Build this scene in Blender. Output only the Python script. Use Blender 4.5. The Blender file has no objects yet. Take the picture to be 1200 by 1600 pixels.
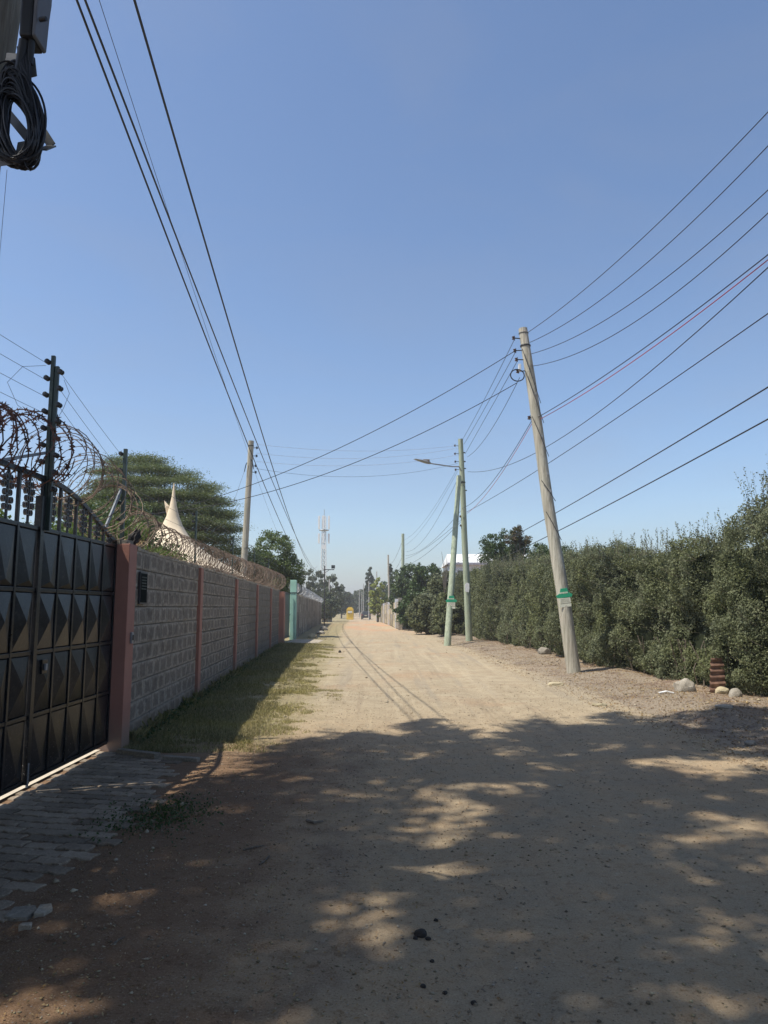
import bpy, bmesh, math, random
import numpy as np
from mathutils import Vector, Matrix, noise as mnoise

C = bpy.context.scene.collection
R = math.radians
rng = np.random.default_rng(7)
random.seed(11)

# ------------------------------------------------------------------ camera, sky, sun, exposure
F_PX = 1150.0
TILT = math.atan(149 / F_PX)
EYE = 1.6
cam_d = bpy.data.cameras.new('camera')
cam_d.sensor_fit = 'VERTICAL'; cam_d.sensor_height = 36.0
cam_d.lens = 36.0 * F_PX / 1600.0
cam_d.clip_start = 0.05; cam_d.clip_end = 6000
cam = bpy.data.objects.new('camera', cam_d); C.objects.link(cam)
cam.location = (0, 0, EYE); cam.rotation_euler = (math.pi / 2 + TILT, 0, 0)
bpy.context.scene.camera = cam

SUN_TO = Vector((-0.52, -0.17, 1.0)).normalized()
SUN_EL = math.asin(SUN_TO.z); SUN_AZ = math.atan2(SUN_TO.x, SUN_TO.y)
world = bpy.data.worlds.new('World'); bpy.context.scene.world = world; world.use_nodes = True
wn = world.node_tree; bg = wn.nodes['Background']
sky = wn.nodes.new('ShaderNodeTexSky'); sky.sky_type = 'NISHITA'; sky.sun_disc = False
sky.sun_elevation = SUN_EL; sky.sun_rotation = SUN_AZ % (2 * math.pi)
sky.altitude = 0; sky.air_density = 1.0; sky.dust_density = 1.0; sky.ozone_density = 4.5
_tc = wn.nodes.new('ShaderNodeTexCoord'); _mp = wn.nodes.new('ShaderNodeMapping'); _mp.inputs['Scale'].default_value = (1.2, 2.0, 5.0)
_nz = wn.nodes.new('ShaderNodeTexNoise'); _nz.inputs['Scale'].default_value = 1.6; _nz.inputs['Detail'].default_value = 6; _nz.inputs['Distortion'].default_value = .8
_mr = wn.nodes.new('ShaderNodeMapRange'); _mr.inputs[1].default_value = .42; _mr.inputs[2].default_value = .8; _mr.inputs[4].default_value = .20
_mx = wn.nodes.new('ShaderNodeMix'); _mx.data_type = 'RGBA'; _mx.inputs[7].default_value = (2.2, 2.35, 2.7, 1)
wn.links.new(_tc.outputs['Generated'], _mp.inputs[0]); wn.links.new(_mp.outputs[0], _nz.inputs['Vector']); wn.links.new(_nz.outputs[0], _mr.inputs[0])
wn.links.new(_mr.outputs[0], _mx.inputs[0]); wn.links.new(sky.outputs[0], _mx.inputs[6]); wn.links.new(_mx.outputs[2], bg.inputs[0]); bg.inputs[1].default_value = 0.13
sun_d = bpy.data.lights.new('sun', 'SUN'); sun_d.energy = 4.6; sun_d.angle = R(0.53); sun_d.color = (1.0, 0.945, 0.84)
sun = bpy.data.objects.new('sun', sun_d); C.objects.link(sun)
sun.rotation_euler = SUN_TO.to_track_quat('Z', 'Y').to_euler(); sun.location = (-20, -10, 40)
vs = bpy.context.scene.view_settings
bpy.context.scene.display_settings.display_device = 'sRGB'
vs.view_transform = 'Standard'; vs.look = 'None'; vs.gamma = 1; vs.use_curve_mapping = False
vs.exposure = 0.4
cyc = bpy.context.scene.cycles
cyc.max_bounces = 6; cyc.diffuse_bounces = 3; cyc.glossy_bounces = 2; cyc.transmission_bounces = 3; cyc.transparent_max_bounces = 4

hz = bpy.data.materials.new('dusty_air'); hz.use_nodes = True; hz.node_tree.nodes.clear()
_o = hz.node_tree.nodes.new('ShaderNodeOutputMaterial'); _v = hz.node_tree.nodes.new('ShaderNodeVolumePrincipled')
_v.inputs['Color'].default_value = (.93, .92, .90, 1); _v.inputs['Density'].default_value = 0.0012; _v.inputs['Anisotropy'].default_value = .2
hz.node_tree.links.new(_v.outputs[0], _o.inputs['Volume'])
def haze_box():
    me = bpy.data.meshes.new('haze'); a = 2950; z0, z1 = -1.9, 31.0
    me.from_pydata([(x, y + 250, z) for x in (-a, a) for y in (-a, a) for z in (z0, z1)], [], [(0, 1, 3, 2), (4, 6, 7, 5), (0, 4, 5, 1), (2, 3, 7, 6), (0, 2, 6, 4), (1, 5, 7, 3)])
    me.materials.append(hz); o = bpy.data.objects.new('haze', me); C.objects.link(o); o['kind'] = 'stuff'; o['label'] = 'thin pale dusty air filling the street'
haze_box()

# ------------------------------------------------------------------ picture -> place
def ray(px, py):
    u = (px - 600) / F_PX; v = (800 - py) / F_PX
    return u, math.cos(TILT) - v * math.sin(TILT), math.sin(TILT) + v * math.cos(TILT)
def W(px, py, d):
    u, dy, dz = ray(px, py); t = d / dy
    return Vector((u * t, d, EYE + dz * t))
def G(px, py, z=0.0):
    u, dy, dz = ray(px, py); t = (z - EYE) / dz
    return Vector((u * t, dy * t, z))
def proj(p):
    c, s = math.cos(TILT), math.sin(TILT)
    z = p[2] - EYE; dep = p[1] * c + z * s; up = -p[1] * s + z * c
    return 600 + F_PX * p[0] / dep, 800 - F_PX * up / dep

# ------------------------------------------------------------------ noise in numpy
def vnoise(P, scale, seed=0):
    P = np.asarray(P, float) * scale
    i = np.floor(P).astype(np.int64); f = P - i; f = f * f * (3 - 2 * f)
    def h(a, b, c):
        n = (a * 374761393 + b * 668265263 + c * 2147483647 + seed * 1274126177) & 0xffffffff
        n = ((n ^ (n >> 13)) * 1274126177) & 0xffffffff
        return ((n ^ (n >> 16)) & 0xffff) / 65535.0
    r = 0
    for dx in (0, 1):
        for dy in (0, 1):
            for dz in (0, 1):
                wgt = (f[..., 0] if dx else 1 - f[..., 0]) * (f[..., 1] if dy else 1 - f[..., 1]) * (f[..., 2] if dz else 1 - f[..., 2])
                r = r + wgt * h(i[..., 0] + dx, i[..., 1] + dy, i[..., 2] + dz)
    return r * 2 - 1
def fbm(P, scale, seed=0, o=3):
    s = 0; a = 1.0
    for k in range(o):
        s = s + a * vnoise(P, scale * 2 ** k, seed + k); a *= 0.5
    return s
def sstep(a, b, x):
    t = np.clip((x - a) / (b - a), 0, 1); return t * t * (3 - 2 * t)

# ------------------------------------------------------------------ objects
def prop(o, label=None, cat=None, group=None, kind=None):
    if label: o['label'] = label
    if cat: o['category'] = cat
    if group: o['group'] = group
    if kind: o['kind'] = kind
    return o
def empty(name, loc, label, cat, group=None, rz=0):
    o = bpy.data.objects.new(name, None); C.objects.link(o); o.location = loc; o.rotation_euler = (0, 0, rz)
    o.empty_display_size = 0.1
    return prop(o, label, cat, group)
def link(name, me, m=None, parent=None, loc=None):
    if m is not None and not me.materials: me.materials.append(m)
    o = bpy.data.objects.new(name, me); C.objects.link(o)
    if parent is not None: o.parent = parent
    if loc is not None: o.location = loc
    return o
def mesh_np(name, V, Fq, m=None, parent=None, smooth=False, loc=None):
    """V (n,3); Fq (k,3) or (k,4)"""
    V = np.asarray(V, np.float32); Fq = np.asarray(Fq, np.int32)
    me = bpy.data.meshes.new(name); k, c = Fq.shape
    me.vertices.add(len(V)); me.vertices.foreach_set('co', V.ravel())
    me.loops.add(k * c); me.loops.foreach_set('vertex_index', Fq.ravel())
    me.polygons.add(k)
    me.polygons.foreach_set('loop_start', np.arange(0, k * c, c, dtype=np.int32))
    me.polygons.foreach_set('loop_total', np.full(k, c, np.int32))
    if smooth: me.polygons.foreach_set('use_smooth', np.ones(k, bool))
    me.update(calc_edges=True)
    return link(name, me, m, parent, loc)
class MB:
    def __init__(s): s.v = []; s.f = []
    def add(s, V, Fs):
        b = len(s.v); s.v += [tuple(p) for p in V]; s.f += [tuple(b + i for i in f) for f in Fs]; return s
    def box(s, c, d, M=None):
        x, y, z = d[0] / 2, d[1] / 2, d[2] / 2
        V = [Vector((i * x, j * y, k * z)) for i in (-1, 1) for j in (-1, 1) for k in (-1, 1)]
        if M is not None: V = [M @ v for v in V]
        V = [v + Vector(c) for v in V]
        return s.add(V, [(0, 1, 3, 2), (4, 6, 7, 5), (0, 4, 5, 1), (2, 3, 7, 6), (0, 2, 6, 4), (1, 5, 7, 3)])
    def bb(s, x0, x1, y0, y1, z0, z1): return s.box(((x0 + x1) / 2, (y0 + y1) / 2, (z0 + z1) / 2), (x1 - x0, y1 - y0, z1 - z0))
    def bar(s, a, b, w, h=None, up=(0, 0, 1)):
        a = Vector(a); b = Vector(b); h = h or w; d = (b - a); L = d.length; d = d / L
        up = Vector(up)
        if abs(d.dot(up)) > 0.98: up = Vector((0, 1, 0))
        sx = d.cross(up).normalized(); sz = sx.cross(d)
        M = Matrix((sx, d, sz)).transposed()
        return s.box((a + b) / 2, (w, L, h), M)
    def tube(s, pts, rad, n=6, cap=True, closed=False):
        pts = [Vector(p) for p in pts]; N = len(pts)
        if not hasattr(rad, '__len__'): rad = [rad] * N
        base = len(s.v); prev = None
        for i, p in enumerate(pts):
            if closed: t = pts[(i + 1) % N] - pts[i - 1]
            else: t = pts[min(i + 1, N - 1)] - pts[max(i - 1, 0)]
            t.normalize()
            if prev is None:
                a = Vector((0, 0, 1)) if abs(t.z) < .9 else Vector((1, 0, 0)); u = t.cross(a).normalized()
            else:
                u = prev - t * prev.dot(t); u.normalize()
            prev = u; w = t.cross(u)
            for k in range(n):
                an = 2 * math.pi * k / n
                s.v.append(tuple(p + (u * math.cos(an) + w * math.sin(an)) * rad[i]))
        M = N if closed else N - 1
        for i in range(M):
            i2 = (i + 1) % N
            for k in range(n):
                k2 = (k + 1) % n
                s.f.append((base + i * n + k, base + i * n + k2, base + i2 * n + k2, base + i2 * n + k))
        if cap and not closed:
            s.f.append(tuple(base + k for k in range(n))[::-1]); s.f.append(tuple(base + (N - 1) * n + k for k in range(n)))
        return s
    def lathe(s, prof, n=12, c=(0, 0, 0), ph=0, sq=None):
        base = len(s.v)
        for r, z in prof:
            for k in range(n):
                an = 2 * math.pi * k / n + ph
                s.v.append((c[0] + r * math.cos(an), c[1] + r * math.sin(an), c[2] + z))
        for i in range(len(prof) - 1):
            for k in range(n):
                k2 = (k + 1) % n
                s.f.append((base + i * n + k, base + i * n + k2, base + (i + 1) * n + k2, base + (i + 1) * n + k))
        s.f.append(tuple(base + k for k in range(n))[::-1]); s.f.append(tuple(base + (len(prof) - 1) * n + k for k in range(n)))
        return s
    def prism(s, poly, h0, h1, axis='z'):
        """poly 2D outline extruded between h0 and h1 along axis"""
        n = len(poly)
        def P(a, b, h): return {'z': (a, b, h), 'y': (a, h, b), 'x': (h, a, b)}[axis]
        V = [P(a, b, h0) for a, b in poly] + [P(a, b, h1) for a, b in poly]
        Fs = [tuple(range(n))[::-1], tuple(range(n, 2 * n))] + [(i, (i + 1) % n, n + (i + 1) % n, n + i) for i in range(n)]
        return s.add(V, Fs)
    def mesh(s, name):
        me = bpy.data.meshes.new(name); me.from_pydata(s.v, [], s.f); me.update(); return me
    def build(s, name, m=None, parent=None, smooth=False, loc=None, bevel=0):
        me = s.mesh(name)
        if bevel or True:
            bm = bmesh.new(); bm.from_mesh(me); bmesh.ops.recalc_face_normals(bm, faces=bm.faces)
            if bevel:
                bmesh.ops.bevel(bm, geom=[e for e in bm.edges if e.calc_face_angle(0) > .5], offset=bevel, segments=2, affect='EDGES', profile=.6)
            bm.to_mesh(me); bm.free()
        if smooth:
            me.polygons.foreach_set('use_smooth', np.ones(len(me.polygons), bool))
            try: me.set_sharp_from_angle(angle=R(40))
            except Exception: pass
        return link(name, me, m, parent, loc)

# ------------------------------------------------------------------ materials
class NT:
    def __init__(s, name):
        s.m = bpy.data.materials.new(name); s.m.use_nodes = True; s.t = s.m.node_tree
        s.b = s.t.nodes['Principled BSDF']; s.out = s.t.nodes['Material Output']
    def n(s, typ, **kw):
        nd = s.t.nodes.new(typ)
        for k, v in kw.items(): setattr(nd, k, v)
        return nd
    def L(s, a, b): s.t.links.new(a, b)
    def setin(s, nd, i, v):
        if isinstance(v, bpy.types.NodeSocket): s.L(v, nd.inputs[i])
        elif v is not None:
            nd.inputs[i].default_value = v
    def math(s, op, a, b=None, c=None, clamp=False):
        nd = s.n('ShaderNodeMath', operation=op, use_clamp=clamp)
        s.setin(nd, 0, a); s.setin(nd, 1, b); s.setin(nd, 2, c); return nd.outputs[0]
    def ss(s, x, a, b):
        nd = s.n('ShaderNodeMapRange', interpolation_type='SMOOTHSTEP')
        s.setin(nd, 0, x); nd.inputs[1].default_value = a; nd.inputs[2].default_value = b; return nd.outputs[0]
    def noise(s, vec, scale, detail=4, rough=.55, out=0, dist=0):
        nd = s.n('ShaderNodeTexNoise'); s.L(vec, nd.inputs['Vector']); nd.inputs['Scale'].default_value = scale
        nd.inputs['Detail'].default_value = detail; nd.inputs['Roughness'].default_value = rough; nd.inputs['Distortion'].default_value = dist
        return nd.outputs[out]
    def voro(s, vec, scale, feature='F1', out='Distance'):
        nd = s.n('ShaderNodeTexVoronoi', feature=feature); s.L(vec, nd.inputs['Vector']); nd.inputs['Scale'].default_value = scale
        return nd.outputs[out]
    def mapv(s, vec, sc=(1, 1, 1)):
        nd = s.n('ShaderNodeMapping'); s.L(vec, nd.inputs[0]); nd.inputs['Scale'].default_value = sc; return nd.outputs[0]
    def mix(s, f, a, b, mode='MIX'):
        nd = s.n('ShaderNodeMix', data_type='RGBA', blend_type=mode)
        s.setin(nd, 0, f)
        for i, v in ((6, a), (7, b)):
            if isinstance(v, bpy.types.NodeSocket): s.L(v, nd.inputs[i])
            else: nd.inputs[i].default_value = (*v, 1)
        return nd.outputs[2]
    def ramp(s, f, stops):
        nd = s.n('ShaderNodeValToRGB'); s.L(f, nd.inputs[0]); e = nd.color_ramp.elements
        e[0].position, e[0].color = stops[0][0], (*stops[0][1], 1); e[1].position, e[1].color = stops[-1][0], (*stops[-1][1], 1)
        for p, c in stops[1:-1]:
            x = e.new(p); x.color = (*c, 1)
        return nd.outputs[0]
    def bump(s, h, strength=.5, dist=.01):
        nd = s.n('ShaderNodeBump'); nd.inputs['Strength'].default_value = strength; nd.inputs['Distance'].default_value = dist
        s.L(h, nd.inputs['Height']); s.L(nd.outputs[0], s.b.inputs['Normal'])
    def co(s, which='Object'): return s.n('ShaderNodeTexCoord').outputs[which]
    def pos(s): return s.n('ShaderNodeNewGeometry').outputs['Position']
    def color(s, c): s.setin(s.b, 'Base Color', c if isinstance(c, bpy.types.NodeSocket) else (*c, 1))

def pmat(name, base, rough=.75, metal=0, var=.25, scale=4, bump=.3, bscale=40, dist=.004, dark=None, spec=.5):
    t = NT(name); v = t.pos()
    n = t.noise(v, scale, 5, .6)
    lo = dark or tuple(c * (1 - var) for c in base); hi = tuple(min(1, c * (1 + var * .7)) for c in base)
    c = t.ramp(n, [(.3, lo), (.7, hi)])
    t.color(c); t.b.inputs['Roughness'].default_value = rough; t.b.inputs['Metallic'].default_value = metal
    t.b.inputs['Specular IOR Level'].default_value = spec
    if bump: t.bump(t.noise(v, bscale, 3, .6), bump, dist)
    return t.m

def leafmat(name, cols, trans=.3, rough=.45, spec=.35):
    t = NT(name); r = t.n('ShaderNodeNewGeometry').outputs['Random Per Island']
    n = len(cols); c = t.ramp(r, [(i / (n - 1), c) for i, c in enumerate(cols)])
    big = t.noise(t.pos(), 1.1, 2, .5)
    c = t.mix(t.ss(big, .35, .7), c, t.mix(.5, c, (1.0, 1.0, .55), 'MULTIPLY'))
    t.color(c); t.b.inputs['Roughness'].default_value = rough; t.b.inputs['Specular IOR Level'].default_value = spec
    tr = t.n('ShaderNodeBsdfTranslucent'); t.L(c, tr.inputs[0])
    mx = t.n('ShaderNodeMixShader'); mx.inputs[0].default_value = trans
    t.L(t.b.outputs[0], mx.inputs[1]); t.L(tr.outputs[0], mx.inputs[2]); t.L(mx.outputs[0], t.out.inputs[0])
    return t.m

def dirt_mat():
    t = NT('dirt'); p = t.pos(); sep = t.n('ShaderNodeSeparateXYZ'); t.L(p, sep.inputs[0]); X, Y, Z = sep.outputs
    flat = t.mapv(p, (1, 1, 0.0))
    big = t.noise(flat, .45, 4, .55, dist=.6); mid = t.noise(flat, 2.3, 5, .6); fine = t.noise(flat, 22, 6, .7); grit = t.noise(flat, 95, 4, .75)
    ruts = t.noise(t.mapv(p, (2.6, .10, 0)), 1.0, 4, .55)
    cen = t.math('MULTIPLY_ADD', Y, .04, X)                      # road centre: x + .04 y = 1.5
    tan = (.35, .285, .195); tan2 = (.43, .36, .25); red = (.37, .235, .14); grey = (.30, .26, .20)
    c = t.mix(t.ss(mid, .3, .7), tan, tan2)
    c = t.mix(t.math('MULTIPLY', t.ss(big, .5, .75), .55), c, red)
    c = t.mix(t.math('MULTIPLY', t.ss(ruts, .52, .68), .6), c, grey)
    rut2 = t.noise(t.mapv(p, (5.5, .13, 0)), 1.0, 5, .6)
    c = t.mix(t.math('MULTIPLY', t.ss(rut2, .56, .66), .45), c, (.27, .215, .15)); c = t.mix(t.math('MULTIPLY', t.ss(rut2, .43, .34), .4), c, (.50, .42, .29))
    # packed gravel in the foreground, colour warmed and lightened to offset the blue shade
    nearm = t.ss(Y, 13.5, 7.5)
    c = t.mix(t.math('MULTIPLY', nearm, t.ss(mid, .2, .7)), c, (.41, .30, .185))
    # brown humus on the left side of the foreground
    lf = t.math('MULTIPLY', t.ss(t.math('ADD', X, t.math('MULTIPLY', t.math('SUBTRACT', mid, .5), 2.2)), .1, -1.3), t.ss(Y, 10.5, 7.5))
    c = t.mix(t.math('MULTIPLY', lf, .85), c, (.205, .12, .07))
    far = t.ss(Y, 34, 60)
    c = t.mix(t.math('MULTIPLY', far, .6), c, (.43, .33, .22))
    # red soil patches further on, across the centre
    rp = t.math('MULTIPLY', t.math('MULTIPLY', t.ss(Y, 40, 60), t.ss(Y, 125, 85)), t.ss(t.noise(t.mapv(p, (.45, .09, 0)), 1, 3, .5), .42, .6))
    c = t.mix(t.math('MULTIPLY', rp, .65), c, (.50, .27, .155))
    # right verge: dark litter and reddish soil
    ew = t.math('ADD', cen, t.math('MULTIPLY', t.math('SUBTRACT', mid, .5), .9))
    rv = t.math('MULTIPLY', t.ss(ew, 4.15, 4.7), t.ss(Y, 60, 38))
    c = t.mix(t.math('MULTIPLY', rv, .8), c, t.mix(t.ss(fine, .38, .62), (.20, .165, .13), (.31, .255, .195)))
    c = t.mix(t.math('MULTIPLY', rv, t.math('MULTIPLY', t.ss(t.noise(flat, 1.4, 6, .7), .5, .62), .7)), c, (.15, .105, .08)); c = t.mix(t.math('MULTIPLY', rv, t.math('MULTIPLY', t.ss(t.noise(flat, 1.9, 6, .7), .56, .7), .6)), c, (.42, .35, .25))
    rv2 = t.math('MULTIPLY', t.ss(ew, 5.2, 6.2), t.ss(big, .4, .62))
    c = t.mix(t.math('MULTIPLY', rv2, .3), c, (.25, .155, .11))
    # left verge under the grass
    lv = t.math('MULTIPLY', t.ss(ew, -.6, -1.15), t.ss(Y, 8.2, 9.4))
    c = t.mix(t.math('MULTIPLY', lv, .7), c, t.mix(t.ss(fine, .4, .6), (.19, .165, .085), (.30, .25, .14)))
    edge = t.math('MULTIPLY', t.ss(ew, -.1, -1.0), t.ss(Y, 9.5, 12))
    c = t.mix(t.math('MULTIPLY', t.math('MULTIPLY', edge, .7), t.ss(fine, .48, .58)), c, (.34, .30, .15))
    # grit
    c = t.mix(t.ss(grit, .56, .72), c, t.mix(.5, c, (.70, .60, .46), 'MIX'))
    c = t.mix(t.math('MULTIPLY', t.ss(grit, .47, .33), .8), c, t.mix(1, c, (.46, .39, .32), 'MULTIPLY'))
    c = t.mix(t.math('MULTIPLY', t.ss(fine, .5, .3), .5), c, t.mix(1, c, (.66, .57, .48), 'MULTIPLY'))
    med = t.noise(flat, 8, 8, .82); c = t.mix(t.math('MULTIPLY', t.ss(med, .46, .36), .75), c, t.mix(1, c, (.64, .55, .46), 'MULTIPLY')); c = t.mix(t.math('MULTIPLY', t.ss(med, .58, .68), .4), c, (.58, .52, .42))
    peb = t.voro(flat, 34)
    c = t.mix(t.math('MULTIPLY', t.ss(peb, .17, .1), t.ss(mid, .45, .6)), c, (.30, .27, .24))
    t.color(c); t.b.inputs['Roughness'].default_value = .95; t.b.inputs['Specular IOR Level'].default_value = .15
    h = t.math('ADD', t.math('MULTIPLY', fine, 1.2), t.math('MULTIPLY', grit, .5)); h = t.math('ADD', h, t.math('MULTIPLY', mid, 1.5))
    t.bump(h, .75, .028)
    return t.m

def wood_mat(name, a, b, green=0, gcol=(.18, .26, .17)):
    t = NT(name); v = t.co(); g = t.noise(t.mapv(v, (22, 22, .7)), 1, 6, .65); cr = t.noise(t.mapv(v, (60, 60, 1.6)), 1, 4, .7)
    blot = t.noise(v, 2.2, 4, .6)
    c = t.mix(t.ss(g, .3, .7), a, b)
    if green: c = t.mix(t.math('MULTIPLY', t.ss(blot, .25, .6), green), c, gcol)
    c = t.mix(t.ss(blot, .62, .75), c, tuple(x * .6 for x in a))
    c = t.mix(t.ss(cr, .36, .28), c, (.05, .042, .035))
    t.color(c); t.b.inputs['Roughness'].default_value = .9; t.b.inputs['Specular IOR Level'].default_value = .2
    t.bump(t.math('ADD', g, t.math('MULTIPLY', cr, .6)), .9, .02)
    return t.m

M = {}
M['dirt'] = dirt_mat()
M['wood_grey'] = wood_mat('weathered_wood', (.28, .25, .20), (.54, .50, .42), .12)
M['wood_green'] = wood_mat('treated_wood', (.24, .27, .19), (.46, .49, .37), .35, (.30, .39, .28))
M['wood_near'] = wood_mat('near_pole_wood', (.12, .11, .10), (.28, .27, .25), .1)
M['concrete_pole'] = pmat('concrete_pole', (.42, .41, .38), .8)
M['black_steel'] = None
def gate_mat():
    t = NT('black_gate_paint'); v = t.pos()
    n = t.noise(v, 3.0, 5, .65); dust = t.noise(v, 30, 5, .7); chips = t.noise(v, 55, 3, .6)
    sep = t.n('ShaderNodeSeparateXYZ'); t.L(v, sep.inputs[0])
    low = t.ss(sep.outputs[2], .75, .0)
    c = t.mix(t.ss(n, .35, .7), (.010, .0105, .012), (.022, .022, .024))
    c = t.mix(t.math('MULTIPLY', t.ss(dust, .5, .75), .35), c, (.12, .105, .085))
    c = t.mix(t.math('MULTIPLY', low, t.math('MULTIPLY', t.ss(chips, .64, .68), .8)), c, (.33, .30, .26))
    t.color(c); t.b.inputs['Roughness'].default_value = .34; t.b.inputs['Specular IOR Level'].default_value = .32
    r = t.n('ShaderNodeMapRange'); t.L(n, r.inputs[0]); r.inputs[3].default_value = .2; r.inputs[4].default_value = .45
    t.L(r.outputs[0], t.b.inputs['Roughness'])
    t.bump(t.noise(v, 6, 3, .5), .25, .01); return t.m
M['gate'] = gate_mat()
def wall_mat(name, lo, hi, stain=(.07, .07, .065), amt=.6):
    t = NT(name); v = t.pos(); n = t.noise(v, 5, 6, .65); f = t.noise(v, 45, 5, .7)
    st = t.noise(t.mapv(v, (3, 3, .9)), 1, 5, .6)
    oi = t.n('ShaderNodeObjectInfo').outputs['Random']
    c = t.mix(t.ss(n, .3, .7), lo, hi)
    c = t.mix(t.math('MULTIPLY', t.ss(st, .5, .72), amt), c, stain)
    c = t.mix(t.math('MULTIPLY', t.ss(f, .45, .7), .5), c, tuple(min(1, x * 1.5) for x in hi))
    hs = t.n('ShaderNodeHueSaturation'); t.L(c, hs.inputs['Color'])
    r = t.n('ShaderNodeMapRange'); t.L(oi, r.inputs[0]); r.inputs[3].default_value = .72; r.inputs[4].default_value = 1.3
    t.L(r.outputs[0], hs.inputs['Value']); t.color(hs.outputs[0])
    t.b.inputs['Roughness'].default_value = .92; t.b.inputs['Specular IOR Level'].default_value = .2
    t.bump(t.math('ADD', n, f), .8, .012); return t.m
M['block'] = wall_mat('rough_block', (.14, .122, .10), (.23, .205, .17), amt=.6)
M['mortar'] = wall_mat('smeared_mortar', (.21, .185, .15), (.34, .305, .25), amt=.55)
def block_mat():
    t = NT('rough_block_face'); v = t.pos(); ob = t.co(); sep = t.n('ShaderNodeSeparateXYZ'); t.L(ob, sep.inputs[0])
    ay = t.math('DIVIDE', t.math('ABSOLUTE', sep.outputs[1]), .185); az = t.math('DIVIDE', t.math('ABSOLUTE', sep.outputs[2]), .105)
    e = t.math('ADD', t.math('MAXIMUM', ay, az), t.math('MULTIPLY', t.math('SUBTRACT', t.noise(v, 11, 5, .7), .5), 1.5))
    n = t.noise(v, 26, 6, .7); st = t.noise(v, 3.5, 5, .6)
    dk = t.mix(t.ss(n, .3, .7), (.165, .142, .115), (.27, .235, .195)); lt = t.mix(t.ss(n, .3, .7), (.34, .30, .245), (.46, .41, .34))
    c = t.mix(t.ss(e, .55, .95), dk, lt); c = t.mix(t.math('MULTIPLY', t.ss(st, .48, .7), .6), c, (.115, .10, .082))
    sz = t.n('ShaderNodeSeparateXYZ'); t.L(v, sz.inputs[0]); lo_ = t.ss(t.math('ADD', sz.outputs[2], t.math('MULTIPLY', st, .5)), .62, .25)
    c = t.mix(t.math('MULTIPLY', lo_, .65), c, (.22, .16, .10))
    t.color(c); t.b.inputs['Roughness'].default_value = .95; t.b.inputs['Specular IOR Level'].default_value = .15
    t.bump(t.math('ADD', n, t.math('MULTIPLY', e, .35)), .8, .02); return t.m
M['block_face'] = block_mat()
M['precast'] = wall_mat('precast_panel', (.24, .215, .18), (.34, .31, .26), amt=.4)
M['white_wall'] = pmat('white_wall', (.72, .72, .74), .8, var=.12)
def paint_mat(name, base, dirt):
    t = NT(name); v = t.pos(); n = t.noise(v, 2.5, 5, .6); f = t.noise(v, 24, 5, .65)
    sep = t.n('ShaderNodeSeparateXYZ'); t.L(v, sep.inputs[0])
    c = t.mix(t.ss(n, .3, .75), base, tuple(x * .82 for x in base))
    low = t.math('ADD', sep.outputs[2], t.math('MULTIPLY', n, .5))
    c = t.mix(t.math('MULTIPLY', t.ss(low, .75, .3), .8), c, dirt)
    c = t.mix(t.math('MULTIPLY', t.ss(f, .62, .75), .4), c, tuple(x * .5 for x in base))
    t.color(c); t.b.inputs['Roughness'].default_value = .75; t.bump(f, .35, .006); return t.m
M['pink'] = paint_mat('salmon_paint', (.40, .185, .135), (.25, .19, .14))
M['teal'] = paint_mat('mint_paint', (.42, .72, .58), (.3, .48, .38))
M['dkblue'] = pmat('navy_gate_paint', (.012, .022, .04), .4)
M['paver'] = wall_mat('paver_concrete', (.21, .165, .12), (.28, .225, .165), (.14, .095, .062), .5)
M['kerb'] = wall_mat('edging_concrete', (.22, .19, .15), (.32, .28, .22), amt=.3)
M['rock'] = wall_mat('field_stone', (.26, .235, .19), (.40, .36, .30), (.16, .14, .11), .5)
M['yrock'] = wall_mat('sandy_stone', (.30, .25, .165), (.38, .33, .22), (.22, .18, .12), .4)
M['wire'] = pmat('black_cable', (.012, .013, .018), .5, bump=0)
M['redwire'] = pmat('red_cable', (.45, .045, .03), .45, bump=0)
M['alu'] = pmat('bare_aluminium_wire', (.62, .64, .68), .35, metal=.4, bump=0)
M['thin'] = pmat('galvanised_wire', (.12, .13, .15), .5, metal=.3, bump=0)
M['green_post'] = pmat('green_black_post', (.035, .055, .045), .4)
M['galv'] = pmat('galvanised_steel', (.30, .31, .32), .5, metal=.4)
M['bracket'] = pmat('shaded_bracket', (.10, .105, .11), .6)  # steel grey darkened in the colour itself to stand for canopy shade
M['dark_steel'] = pmat('dark_steel', (.03, .03, .033), .5)
M['insul'] = pmat('black_insulator', (.02, .02, .022), .35, bump=0)
M['insulb'] = pmat('brown_insulator', (.09, .05, .035), .3, bump=0)
M['rust_dark'] = pmat('rusted_razor_wire', (.17, .075, .05), .7, metal=.2, scale=9, dark=(.035, .022, .018))
M['rust_mid'] = pmat('brown_razor_wire', (.24, .17, .115), .7, metal=.15, scale=7, dark=(.08, .05, .035))
M['rust_tan'] = pmat('pale_razor_wire', (.20, .15, .11), .7, metal=.15, scale=7, dark=(.12, .075, .05))
M['tent'] = pmat('cream_canvas', (.66, .55, .40), .8, var=.08, scale=1.5, bump=.15, bscale=8, dist=.02)
M['ruststeel'] = pmat('rusty_iron_sheet', (.27, .155, .11), .75, var=.4, scale=9)
M['litter'] = leafmat('dry_leaf', [(.38, .27, .15), (.22, .13, .07), (.48, .38, .25), (.16, .10, .06), (.33, .22, .12)], .15, .7, .1)
M['grassm'] = leafmat('grass_blades', [(.13, .13, .05), (.30, .26, .13), (.10, .11, .04), (.40, .35, .20), (.14, .15, .06), (.32, .26, .14)], .25, .6, .15)
M['drygrass'] = leafmat('straw_blades', [(.42, .36, .19), (.50, .44, .27), (.30, .28, .12), (.36, .30, .17), (.24, .24, .10)], .2, .7, .1)
M['hedge'] = leafmat('hedge_leaf', [(.115, .135, .075), (.17, .19, .11), (.21, .225, .14), (.125, .145, .085), (.24, .25, .15)], .35, .6, .22)
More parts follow.
